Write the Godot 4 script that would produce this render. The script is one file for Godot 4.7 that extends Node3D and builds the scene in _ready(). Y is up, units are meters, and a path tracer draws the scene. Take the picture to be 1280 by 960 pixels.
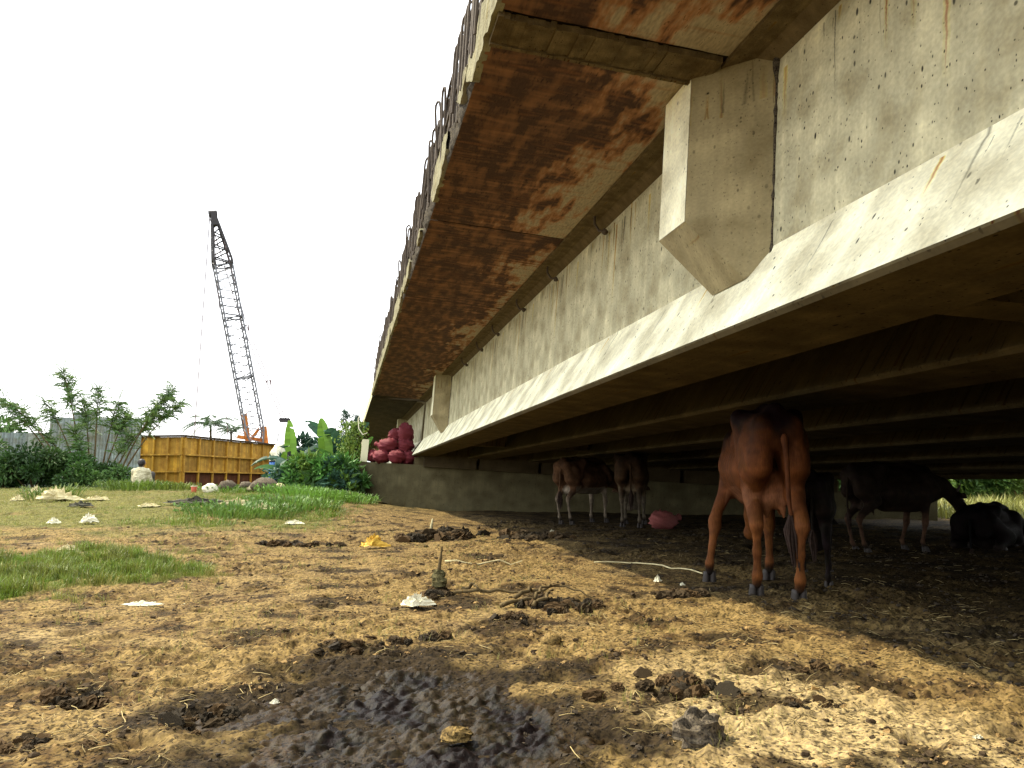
extends Node3D
# A cattle herd resting under a half-built river bridge; scrub, a steel bin and a crawler crane behind.
# Metres; the camera stands at x = 0, z = 0; the bridge runs along -z.

var rng := RandomNumberGenerator.new()
var names := {}
var M := {}
var lowland := FastNoiseLite.new()
var clods := FastNoiseLite.new()
var crumbs := FastNoiseLite.new()
var dents := FastNoiseLite.new()
var patch := FastNoiseLite.new()
var blotch := FastNoiseLite.new()

# ------------------------------------------------------------------ mesh building
class Build:
	var v := PackedVector3Array()
	var uv := PackedVector2Array()
	var c := PackedColorArray()
	var idx := PackedInt32Array()
	var col := Color(1, 1, 1)

	func vert(p: Vector3, t := Vector2.ZERO) -> int:
		v.append(p); uv.append(t); c.append(col)
		return v.size() - 1

	# a, b, c, d counter-clockwise seen from outside
	func quad(a: Vector3, b: Vector3, cc: Vector3, d: Vector3, ta := Vector2.ZERO, tb := Vector2.ZERO, tc := Vector2.ZERO, td := Vector2.ZERO) -> void:
		var i := vert(a, ta); vert(b, tb); vert(cc, tc); vert(d, td)
		idx.append_array(PackedInt32Array([i, i + 2, i + 1, i, i + 3, i + 2]))

	func tri(a: Vector3, b: Vector3, cc: Vector3) -> void:
		var i := vert(a); vert(b); vert(cc)
		idx.append_array(PackedInt32Array([i, i + 2, i + 1]))

	func box(t: Transform3D, s: Vector3, taper := 1.0) -> void:
		var h := s * 0.5
		var p := []
		for k in 8:
			var y := h.y if k & 2 else -h.y
			var f := taper if k & 2 else 1.0
			p.append(t * Vector3((h.x if k & 1 else -h.x) * f, y, (h.z if k & 4 else -h.z) * f))
		for q in [[4, 5, 7, 6, s.x, s.y], [1, 0, 2, 3, s.x, s.y], [5, 1, 3, 7, s.z, s.y], [0, 4, 6, 2, s.z, s.y], [6, 7, 3, 2, s.x, s.z], [0, 1, 5, 4, s.x, s.z]]:
			quad(p[q[0]], p[q[1]], p[q[2]], p[q[3]], Vector2(0, q[5]), Vector2(q[4], q[5]), Vector2(q[4], 0), Vector2(0, 0))

	func tube(pts: Array, radii: Array, sides := 8, cap := true) -> void:
		var n := pts.size()
		var side := Vector3.ZERO
		var first := v.size()
		for i in n:
			var d: Vector3 = (pts[mini(i + 1, n - 1)] - pts[maxi(i - 1, 0)]).normalized()
			if side == Vector3.ZERO:
				side = d.cross(Vector3.UP if absf(d.y) < 0.9 else Vector3.RIGHT).normalized()
			side = (side - d * d.dot(side)).normalized()
			var up := d.cross(side)
			var r: float = radii[mini(i, radii.size() - 1)]
			for k in sides:
				var a := TAU * k / sides
				vert(pts[i] + side * cos(a) * r + up * sin(a) * r, Vector2(float(k) / sides, i))
		for i in n - 1:
			for k in sides:
				var a := first + i * sides + k
				var b := first + i * sides + (k + 1) % sides
				idx.append_array(PackedInt32Array([a, a + sides, b, b, a + sides, b + sides]))
		if cap:
			for e in [0, n - 1]:
				var m := vert(pts[e])
				for k in sides:
					var a: int = first + e * sides + k
					var b: int = first + e * sides + (k + 1) % sides
					idx.append_array(PackedInt32Array([m, a, b] if e == 0 else [m, b, a]))

	# a sheet of rings: rows of equally many points, closed round or open
	func loft(rows: Array, closed := false, uvs := false, us := 1.0, vs := 1.0) -> void:
		var first := v.size()
		var m: int = rows[0].size()
		for r in rows.size():
			for k in m:
				vert(rows[r][k], Vector2(k * us, r * vs) if uvs else Vector2.ZERO)
		for r in rows.size() - 1:
			for k in (m if closed else m - 1):
				var a := first + r * m + k
				var b := first + r * m + (k + 1) % m
				idx.append_array(PackedInt32Array([a, a + m, b, b, a + m, b + m]))

	func lump(at: Vector3, r: Vector3, noise: FastNoiseLite, amount := 0.35, rings := 7, basis := Basis.IDENTITY) -> void:
		var rows := []
		for i in rings + 1:
			var th := PI * i / rings
			var row := []
			for k in rings + 3:
				var ph := TAU * k / (rings + 3)
				var d := Vector3(sin(th) * cos(ph), cos(th), sin(th) * sin(ph))
				var p := at + basis * (d * r)
				var f := 1.0 + amount * noise.get_noise_3dv(at * 7.0 + d * 14.0) * 2.0
				row.append(at + (p - at) * f)
			rows.append(row)
		loft(rows, true)

	func mesh(smooth := true, angle := 0.0) -> ArrayMesh:
		var a := []
		a.resize(Mesh.ARRAY_MAX)
		var vv := v
		var nn := PackedVector3Array()
		if smooth:
			nn.resize(v.size())
			for t in range(0, idx.size(), 3):
				var p := v[idx[t]]
				var n := (v[idx[t + 2]] - p).cross(v[idx[t + 1]] - p)
				nn[idx[t]] += n; nn[idx[t + 1]] += n; nn[idx[t + 2]] += n
			for i in nn.size():
				nn[i] = nn[i].normalized() if nn[i].length_squared() > 1e-20 else Vector3.UP
			a[Mesh.ARRAY_VERTEX] = v; a[Mesh.ARRAY_TEX_UV] = uv; a[Mesh.ARRAY_COLOR] = c; a[Mesh.ARRAY_INDEX] = idx
			a[Mesh.ARRAY_NORMAL] = nn
		else:
			var v2 := PackedVector3Array(); var u2 := PackedVector2Array(); var c2 := PackedColorArray()
			for t in range(0, idx.size(), 3):
				var p := v[idx[t]]
				var n := (v[idx[t + 2]] - p).cross(v[idx[t + 1]] - p).normalized()
				for k in 3:
					v2.append(v[idx[t + k]]); u2.append(uv[idx[t + k]]); c2.append(c[idx[t + k]]); nn.append(n)
			a[Mesh.ARRAY_VERTEX] = v2; a[Mesh.ARRAY_TEX_UV] = u2; a[Mesh.ARRAY_COLOR] = c2; a[Mesh.ARRAY_NORMAL] = nn
		var m := ArrayMesh.new()
		m.add_surface_from_arrays(Mesh.PRIMITIVE_TRIANGLES, a)
		return m

# ------------------------------------------------------------------ naming
func numbered(called: String) -> String:
	if not names.has(called):
		names[called] = 0
		return called
	names[called] += 1
	return "%s_%03d" % [called, names[called]]

func tag(o: Node3D, label: String, category := "", group := "", kind := "") -> Node3D:
	if label: o.set_meta("label", label)
	if category: o.set_meta("category", category)
	if group: o.set_meta("group", group)
	if kind: o.set_meta("kind", kind)
	return o

func thing(called: String, label: String, category: String, at := Vector3.ZERO, turn := 0.0, group := "") -> Node3D:
	var o := Node3D.new()
	o.name = numbered(called)
	add_child(o)
	o.position = at
	o.rotation.y = turn
	return tag(o, label, category, group)

func put(called: String, mesh: Mesh, mat: Material, parent: Node = self, t := Transform3D.IDENTITY) -> MeshInstance3D:
	var o := MeshInstance3D.new()
	o.mesh = mesh
	o.material_override = mat
	o.transform = t
	if parent == self:
		o.name = numbered(called)
		add_child(o)
	else:
		var n := 0
		for k in parent.get_children():
			if String(k.name) == called or String(k.name).begins_with(called + "_0") or String(k.name).begins_with(called + "_1") or String(k.name).begins_with(called + "_2"): n += 1
		o.name = called if n == 0 else "%s_%03d" % [called, n]
		parent.add_child(o, true)
	return o

func copy_of(o: Node3D, called: String, label: String, at: Vector3, turn: float, size := 1.0) -> Node3D:
	var r: Node3D = o.duplicate()
	r.name = numbered(called)
	add_child(r)
	r.position = at; r.rotation.y = turn; r.scale = Vector3.ONE * size
	r.set_meta("label", label)
	return r

func xf(at: Vector3, turn := Vector3.ZERO, size := Vector3.ONE) -> Transform3D:
	return Transform3D(Basis.from_euler(turn).scaled_local(size), at)

func along(a: Vector3, b: Vector3, up := Vector3.UP) -> Transform3D:   # y runs from a to b
	var y := (b - a).normalized()
	var x := y.cross(up)
	if x.length() < 0.01: x = y.cross(Vector3.RIGHT)
	x = x.normalized()
	return Transform3D(Basis(x, y, x.cross(y)), (a + b) * 0.5)

func bar(b: Build, p: Vector3, q: Vector3, w: float, d := 0.0) -> void:
	b.box(along(p, q), Vector3(w, p.distance_to(q), d if d > 0.0 else w))

# ------------------------------------------------------------------ textures
func noise(seed_: int, freq: float, octaves := 4, kind := FastNoiseLite.TYPE_SIMPLEX_SMOOTH) -> FastNoiseLite:
	var n := FastNoiseLite.new()
	n.seed = seed_; n.frequency = freq; n.noise_type = kind
	n.fractal_type = FastNoiseLite.FRACTAL_FBM if octaves > 1 else FastNoiseLite.FRACTAL_NONE
	n.fractal_octaves = octaves
	return n

func grey(n: FastNoiseLite, w: int, h: int) -> PackedByteArray:
	var im := n.get_seamless_image(w, h)
	im.convert(Image.FORMAT_L8)
	return im.get_data()

func image_of(d: PackedByteArray, w: int, h: int) -> ImageTexture:
	return ImageTexture.create_from_image(Image.create_from_data(w, h, false, Image.FORMAT_RGB8, d))

func normal_of(d: PackedByteArray, w: int, h: int, strength: float) -> ImageTexture:
	var im := Image.create_from_data(w, h, false, Image.FORMAT_L8, d)
	im.convert(Image.FORMAT_RGBA8)
	im.bump_map_to_normal_map(strength)
	return ImageTexture.create_from_image(im)

func mat(color: Color, rough := 0.9, spec := 0.3) -> StandardMaterial3D:   # color: linear base colour
	var m := StandardMaterial3D.new()
	m.albedo_color = color.linear_to_srgb()
	m.roughness = rough
	m.metallic_specular = spec
	m.cull_mode = BaseMaterial3D.CULL_DISABLED
	return m

func tri_tex(m: StandardMaterial3D, tex: Texture2D, size: float, nrm: Texture2D = null, strength := 1.0, world := false) -> StandardMaterial3D:
	m.albedo_texture = tex
	m.uv1_triplanar = true
	m.uv1_world_triplanar = world
	m.uv1_scale = Vector3.ONE / size
	if nrm:
		m.normal_enabled = true
		m.normal_texture = nrm
		m.normal_scale = strength
	return m

# grey concrete: cloudy, with small dark holes, faint streaks down v
func concrete_tex(seed_: int, stain: float, pits: int, tone: Color, base := 0.80, drips := 0) -> ImageTexture:
	var w := 1024
	var a := grey(noise(seed_, 0.004, 5), w, w)
	var b := grey(noise(seed_ + 1, 0.06, 3), w, w)
	var r := RandomNumberGenerator.new()
	r.seed = seed_
	var streak := PackedFloat32Array()
	streak.resize(w)
	var ns := noise(seed_ + 2, 0.02, 4)
	for x in w: streak[x] = ns.get_noise_1d(absf(x - 512.0))
	var d := PackedByteArray()
	d.resize(w * w * 3)
	for y in w:
		for x in w:
			var i := y * w + x
			var s := (a[i] - 128) / 128.0
			var f := base + 0.15 * s + 0.06 * (b[i] - 128) / 128.0 + stain * 0.28 * streak[x] * (0.7 + s)
			var warm := clampf(-s * 0.9 + streak[x] * stain, 0.0, 1.0) * stain
			d[i * 3] = clampi(int(255 * f * tone.r), 0, 255)
			d[i * 3 + 1] = clampi(int(255 * f * tone.g * (1.0 - 0.10 * warm)), 0, 255)
			d[i * 3 + 2] = clampi(int(255 * f * tone.b * (1.0 - 0.28 * warm)), 0, 255)
	for k in pits:
		var cx := r.randi_range(0, w - 1)
		var cy := r.randi_range(0, w - 1)
		var rx := r.randf_range(0.8, 2.2) * (2.2 if r.randf() < 0.12 else 1.0)
		var ry := rx * r.randf_range(0.8, 2.4)
		var dark := r.randf_range(0.2, 0.7)
		for yy in range(int(-ry) - 1, int(ry) + 2):
			for xx in range(int(-rx) - 1, int(rx) + 2):
				var q := pow(xx / rx, 2) + pow(yy / ry, 2)
				if q < 1.3:
					var i := (posmod(cy + yy, w) * w + posmod(cx + xx, w)) * 3
					var f := lerpf(dark, 1.0, clampf(q - 0.3, 0, 1))
					for c in 3: d[i + c] = int(d[i + c] * f)
	for k in drips:      # water runs that start at the top edge (the last row)
		var cx := r.randi_range(0, w - 1)
		var top := w - 1 - r.randi_range(0, 40)
		var l := int(r.randf_range(30, 260) * (2.0 if r.randf() < 0.2 else 1.0))
		var wid := r.randf_range(1.0, 5.0)
		var dark := r.randf_range(0.35, 0.75)
		var rusty := r.randf() < 0.35
		var x := float(cx)
		for yy in l:
			var t := float(yy) / l
			x += r.randf_range(-0.5, 0.5)
			for xx in range(-int(wid * 2) - 1, int(wid * 2) + 2):
				var f := lerpf(dark, 1.0, clampf(t * t + absf(xx) / (wid * 2.0), 0.0, 1.0))
				var i := (posmod(top - yy, w) * w + posmod(int(x) + xx, w)) * 3
				d[i] = int(d[i] * (f if not rusty else lerpf(f, 1.0, 0.5))); d[i + 1] = int(d[i + 1] * f); d[i + 2] = int(d[i + 2] * f * (1.0 if not rusty else lerpf(0.75, 1.0, t)))
	return image_of(d, w, w)

# the overhang's underside: bare ochre concrete inside, a wide rusty water stain along the outer edge
func soffit_tex(seed_: int, base: float, lined: float) -> ImageTexture:
	var w := 640
	var h := 1536
	var edge := noise(seed_, 0.004, 5)
	var cloud := noise(seed_ + 1, 0.012, 5)
	var grain := noise(seed_ + 2, 0.09, 3)
	var lines := noise(seed_ + 3, 0.05, 3)
	var d := PackedByteArray()
	d.resize(w * h * 3)
	var bare := Color(0.32, 0.265, 0.175)
	var rust := Color(0.255, 0.105, 0.040)
	var dark := Color(0.046, 0.026, 0.018)
	for y in h:
		var reach := base + 0.55 * edge.get_noise_2d(0, y) 
		for x in w:
			var t := float(x) / w
			var cl := cloud.get_noise_2d(x, y)
			var g := grain.get_noise_2d(x, y)
			var ln := lines.get_noise_2d(x * 0.05, y * 1.6)      # streaks that run across, from edge to web
			var k := reach - t + 0.42 * cl + 0.12 * grain.get_noise_2d(x * 0.35, y * 0.35) + lined * ln
			var c := bare.lerp(rust, smoothstep(-0.20, 0.06, k) * 0.85)
			c = c.lerp(dark, smoothstep(0.0, 0.20, k) * clampf(0.80 + 0.9 * cl + 0.6 * ln + 0.35 * g, 0.0, 0.97))
			c = c.lerp(rust, clampf(ln * 1.1 - 0.25, 0, 0.35))
			c = c * (1.0 + 0.35 * g + 0.25 * cl)
			if g > 0.50 and cl > -0.1: c = c * 0.45
			var i := (y * w + x) * 3
			d[i] = clampi(int(255 * Color(c.r, 0, 0).linear_to_srgb().r), 0, 255)
			d[i + 1] = clampi(int(255 * Color(c.g, 0, 0).linear_to_srgb().r), 0, 255)
			d[i + 2] = clampi(int(255 * Color(c.b, 0, 0).linear_to_srgb().r), 0, 255)
	return image_of(d, w, h)

func make_materials() -> void:
	var w := 1024
	# soil: crumbs of many sizes
	var s1 := grey(noise(11, 0.012, 5), w, w)
	var s2 := grey(noise(12, 0.075, 4, FastNoiseLite.TYPE_VALUE), w, w)
	var s4 := grey(noise(14, 0.02, 4), w, w)
	var cell := noise(13, 0.060, 2, FastNoiseLite.TYPE_CELLULAR)
	cell.cellular_return_type = FastNoiseLite.RETURN_DISTANCE
	var s3 := grey(cell, w, w)
	var d := PackedByteArray()
	d.resize(w * w * 3)
	var hgt := PackedByteArray()
	hgt.resize(w * w)
	for i in w * w:
		var a := (s1[i] - 128) / 128.0
		var b := (s2[i] - 128) / 128.0
		var c := (s3[i] - 128) / 128.0
		var e := (s4[i] - 128) / 128.0
		var f := 0.80 + 0.22 * a + 0.22 * b - 0.20 * c
		# darker crumbs of dung and humus, gathered in drifts
		if b + 0.55 * e < -0.24: f *= 0.52
		elif c > 0.40 and e < 0.05: f *= 0.62
		f = clampf(f, 0.10, 1.0)
		hgt[i] = clampi(int(128 + 50 * a + 50 * b - 55 * c), 0, 255)
		d[i * 3] = int(255 * f)
		d[i * 3 + 1] = int(255 * clampf(f * 0.99, 0, 1))
		d[i * 3 + 2] = int(255 * clampf(f * (0.94 + 0.1 * c), 0, 1))
	var soil_tex := image_of(d, w, w)
	var soil_nrm := normal_of(hgt, w, w, 6.0)
	M.soil = tri_tex(mat(Color(1, 1, 1), 0.95, 0.2), soil_tex, 0.8, soil_nrm, 1.5, true)
	M.soil.vertex_color_use_as_albedo = true
	M.mud = tri_tex(mat(Color(1, 1, 1), 0.55, 0.22), soil_tex, 0.5, soil_nrm, 0.9, true)
	M.mud.vertex_color_use_as_albedo = true
	M.clod = tri_tex(mat(Color(1, 1, 1), 0.95, 0.2), soil_tex, 0.35, soil_nrm, 1.0, true)
	M.clod.vertex_color_use_as_albedo = true
	# concrete
	var tw := concrete_tex(31, 0.30, 900, Color(1.0, 0.98, 0.85), 0.80, 20)
	var tp := concrete_tex(41, 0.20, 320, Color(1.0, 0.985, 0.88), 0.93, 5)
	var cr := grey(noise(35, 0.05, 4), 512, 512)
	var conc_nrm := normal_of(cr, 512, 512, 2.5)
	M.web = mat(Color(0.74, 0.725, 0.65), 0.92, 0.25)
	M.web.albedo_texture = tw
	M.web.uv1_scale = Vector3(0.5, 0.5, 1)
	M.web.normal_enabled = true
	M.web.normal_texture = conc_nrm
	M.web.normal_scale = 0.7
	M.pale = mat(Color(0.95, 0.94, 0.86), 0.9, 0.25)  # flange concrete, paler than the web to paint in the light it catches
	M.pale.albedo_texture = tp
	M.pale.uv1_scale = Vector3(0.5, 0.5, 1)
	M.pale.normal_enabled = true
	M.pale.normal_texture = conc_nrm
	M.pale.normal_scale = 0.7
	M.dull = tri_tex(mat(Color(0.125, 0.102, 0.068), 0.95, 0.2), tw, 2.0)  # the same concrete away from the light, base colour darkened for shade
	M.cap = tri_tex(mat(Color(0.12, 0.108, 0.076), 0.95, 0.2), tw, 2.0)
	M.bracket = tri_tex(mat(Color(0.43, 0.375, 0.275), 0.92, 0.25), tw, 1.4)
	M.shaded_concrete = tri_tex(mat(Color(0.075, 0.058, 0.040), 0.95, 0.2), tw, 2.5)  # concrete darkened to stand for the shade under the deck
	M.soffit = mat(Color(1, 1, 1), 0.93, 0.25)
	M.soffit.albedo_texture = soffit_tex(55, 0.78, 0.05)
	M.soffit_far = mat(Color(1, 1, 1), 0.93, 0.25)
	M.soffit_far.albedo_texture = soffit_tex(58, 1.0, 0.20)
	M.wrap = tri_tex(mat(Color(0.13, 0.12, 0.075), 0.95, 0.2), tw, 0.3)
	M.edge = tri_tex(mat(Color(0.34, 0.33, 0.28), 0.95, 0.2), tw, 0.9, conc_nrm, 1.0)
	M.joint = tri_tex(mat(Color(0.17, 0.13, 0.085), 0.95, 0.2), tw, 0.7, conc_nrm, 1.0)
	M.steel_bar = tri_tex(mat(Color(0.10, 0.075, 0.065), 0.75, 0.4), tw, 0.5)
	M.spall = tri_tex(mat(Color(0.10, 0.085, 0.07), 0.97, 0.2), soil_tex, 0.5, soil_nrm, 1.4)
	# steel bin, crane
	var rusty := concrete_tex(61, 0.9, 900, Color(1.0, 0.96, 0.85))
	M.bin = tri_tex(mat(Color(0.66, 0.40, 0.05), 0.7, 0.4), rusty, 1.8)
	M.bin_low = tri_tex(mat(Color(0.13, 0.05, 0.025), 0.85, 0.3), rusty, 1.8)
	M.bin_top = tri_tex(mat(Color(0.06, 0.045, 0.03), 0.8, 0.3), rusty, 1.0)
	M.orange = tri_tex(mat(Color(0.60, 0.22, 0.03), 0.6, 0.4), rusty, 2.0)
	M.boom = mat(Color(0.13, 0.135, 0.15), 0.6, 0.4)
	M.boom_dark = mat(Color(0.025, 0.022, 0.022), 0.6, 0.4)
	M.rope = mat(Color(0.14, 0.10, 0.10), 0.7, 0.3)
	M.sheet = tri_tex(mat(Color(0.31, 0.40, 0.49), 0.55, 0.5), rusty, 2.2)
	M.white = tri_tex(mat(Color(0.75, 0.74, 0.70), 0.8, 0.3), tp, 0.6)
	M.cream = tri_tex(mat(Color(0.62, 0.56, 0.40), 0.85, 0.3), tp, 0.6)
	M.yellow = tri_tex(mat(Color(0.62, 0.40, 0.07), 0.7, 0.35), tp, 0.3)
	M.black = mat(Color(0.018, 0.018, 0.018), 0.8, 0.3)
	M.grey_mat = tri_tex(mat(Color(0.10, 0.10, 0.095), 0.9, 0.3), tw, 0.8)
	M.blue = mat(Color(0.015, 0.085, 0.28), 0.6, 0.4)
	M.red = mat(Color(0.45, 0.10, 0.05), 0.6, 0.4)
	M.stone = tri_tex(mat(Color(0.28, 0.19, 0.075), 0.9, 0.3), soil_tex, 0.4, soil_nrm, 0.8)
	M.grey_stone = tri_tex(mat(Color(0.16, 0.13, 0.10), 0.9, 0.3), soil_tex, 0.4, soil_nrm, 1.0)
	# woven sacks
	var sk := PackedByteArray()
	sk.resize(128 * 128 * 3)
	for y in 128:
		for x in 128:
			var f := 0.62 + 0.38 * absf(sin(x * TAU / 16.0)) * absf(sin(y * TAU / 16.0 + (PI / 2 if (x / 8) % 2 else 0.0)))
			for c in 3: sk[(y * 128 + x) * 3 + c] = int(255 * f)
	M.sack = tri_tex(mat(Color(0.25, 0.035, 0.046), 0.75, 0.35), image_of(sk, 128, 128), 0.16)
	M.pink_sack = tri_tex(mat(Color(0.42, 0.125, 0.11), 0.75, 0.35), image_of(sk, 128, 128), 0.16)
	# hide
	var hd := PackedByteArray()
	hd.resize(512 * 512 * 3)
	var h1 := grey(noise(71, 0.01, 4), 512, 512)
	var hs := noise(72, 0.09, 3)
	for y in 512:
		for x in 512:
			var f := 0.78 + 0.2 * (h1[y * 512 + x] - 128) / 128.0 + 0.16 * hs.get_noise_2d(x * 1.6, y * 0.22)
			for c in 3: hd[(y * 512 + x) * 3 + c] = clampi(int(255 * f), 0, 255)
	var hide := image_of(hd, 512, 512)
	var fur := PackedByteArray()
	fur.resize(512 * 512)
	for k in 512 * 512: fur[k] = hd[k * 3]
	M.hide = tri_tex(mat(Color(1, 1, 1), 0.72, 0.2), hide, 0.7, normal_of(fur, 512, 512, 5.0), 0.8)
	M.hide.vertex_color_use_as_albedo = true
	M.horn = mat(Color(0.10, 0.085, 0.065), 0.5, 0.4)
	M.hoof = mat(Color(0.03, 0.024, 0.02), 0.6, 0.4)
	M.tail_hair = tri_tex(mat(Color(0.04, 0.022, 0.015), 0.85, 0.3), hide, 0.2)
	M.eye = mat(Color(0.01, 0.008, 0.007), 0.15, 0.6)
	M.bin_tones = [M.bin, tri_tex(mat(Color(0.56, 0.34, 0.055), 0.75, 0.4), rusty, 1.5), tri_tex(mat(Color(0.40, 0.245, 0.05), 0.8, 0.35), rusty, 1.3), tri_tex(mat(Color(0.31, 0.19, 0.045), 0.8, 0.35), rusty, 1.1)]
	M.sheet_tones = [M.sheet, tri_tex(mat(Color(0.24, 0.32, 0.40), 0.55, 0.5), rusty, 1.7), tri_tex(mat(Color(0.32, 0.39, 0.44), 0.5, 0.5), rusty, 1.5)]
	M.banana_stem = tri_tex(mat(Color(0.10, 0.13, 0.04), 0.7, 0.3), tw, 0.6)
	M.clod_tones = []
	for cc in [Color(0.075, 0.052, 0.030), Color(0.115, 0.072, 0.036), Color(0.045, 0.035, 0.024)]:
		M.clod_tones.append(tri_tex(mat(cc, 0.95, 0.25), soil_tex, 0.9, soil_nrm, 1.0))
	M.crumb = mat(Color(1, 1, 1), 0.95, 0.2)
	M.crumb.vertex_color_use_as_albedo = true
	M.clod_shapes = []
	for k in 6: M.clod_shapes.append(crumple(Vector3(1.0, 0.9, 0.85), 600 + k, 14, 1.15, false))
	M.crumb_shapes = []
	for k in 3:
		var cn := noise(620 + k, 1.1, 2)
		var cb := Build.new()
		cb.lump(Vector3.ZERO, Vector3.ONE, cn, 0.5, 4)
		M.crumb_shapes.append(cb.mesh(false))
	# person
	M.skin = mat(Color(0.22, 0.11, 0.065), 0.6, 0.4)
	M.shirt = tri_tex(mat(Color(0.50, 0.47, 0.39), 0.85, 0.3), tp, 0.5)
	M.trousers = mat(Color(0.06, 0.055, 0.05), 0.9, 0.3)
	M.hair = mat(Color(0.014, 0.011, 0.010), 0.55, 0.4)
	# plants: thin leaves that let light through; each clump's tone rides on vertex colour
	for k in {"leaf": 0.25, "blade": 0.35, "frond": 0.4}:
		var m := mat(Color(1, 1, 1), 0.55, 0.4)
		m.vertex_color_use_as_albedo = true
		m.backlight_enabled = true
		m.backlight = Color(1, 1, 1) * [0.55, 0.7, 0.8][["leaf", "blade", "frond"].find(k)]
		M[k] = m
	M.bark = tri_tex(mat(Color(0.10, 0.075, 0.05), 0.95, 0.2), tw, 0.4)
	M.twig = tri_tex(mat(Color(0.17, 0.13, 0.085), 0.95, 0.2), tw, 0.3)

# ------------------------------------------------------------------ the lie of the land
func land(x: float, z: float) -> float:
	var h := 0.6 * smoothstep(9.0, 23.0, -z) * (1.0 - smoothstep(-2.2, 3.0, x))
	h -= 0.07 * exp(-(pow(x - 3.05, 2) + pow(z + 6.0, 2)) / 0.5)
	return h

func mud_field(x: float, z: float) -> float:     # > 0 inside the wallow
	var p := Vector2((x - 0.23) / 0.60, (z + 2.78) / 0.80)
	return 1.0 - p.length() + 0.5 * patch.get_noise_2d(x * 2.2, z * 2.2)

func ground_y(x: float, z: float) -> float:
	var dist := sqrt(x * x + z * z)
	var h := land(x, z)
	h += 0.055 * lowland.get_noise_2d(x, z) * smoothstep(1.0, 6.0, dist)
	if dist < 40.0:
		var near := 1.0 - smoothstep(12.0, 40.0, dist)
		var lumpy := 0.45 + 0.9 * smoothstep(-0.15, 0.35, patch.get_noise_2d(x * 0.6, z * 0.6))
		h += near * lumpy * 0.027 * clods.get_noise_2d(x, z)
		if dist < 16.0:
			h -= 0.026 * smoothstep(-0.76, -0.88, dents.get_noise_2d(x, z)) * near
			var c := crumbs.get_noise_2d(x, z)
			h += near * lumpy * 0.019 * maxf(c, -0.25)
	var m := mud_field(x, z)
	if m > -0.4:
		h -= 0.05 * smoothstep(-0.3, 0.5, m)
	return h

func graded(parts: Array) -> PackedFloat32Array:   # [[from, to, step at from, step at to], ...]
	var out := PackedFloat32Array()
	for p in parts:
		var x: float = p[0]
		while x < p[1] - 1e-4:
			out.append(x)
			var t: float = (x - p[0]) / (p[1] - p[0])
			x += p[2] * pow(p[3] / p[2], t)
		if p == parts[-1]: out.append(p[1])
	return out

func grass_field(x: float, z: float) -> float:    # how grassy, 0..1; lush
	var g := 0.0
	var n := patch.get_noise_2d(x * 0.9, z * 0.9)
	# the near clump at the left
	var p := Vector2((x + 3.3) / 2.0, (z + 7.7) / 2.3)
	g = maxf(g, smoothstep(0.0, 0.25, 1.0 - p.length() + 0.45 * n))
	# the far meadow
	var far := smoothstep(11.5, 14.0, -z + 1.6 * n) * (1.0 - smoothstep(-1.0, 0.6, x + 0.9 * n))
	g = maxf(g, far * smoothstep(-0.55, 0.0, n + 0.25))
	return g

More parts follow.
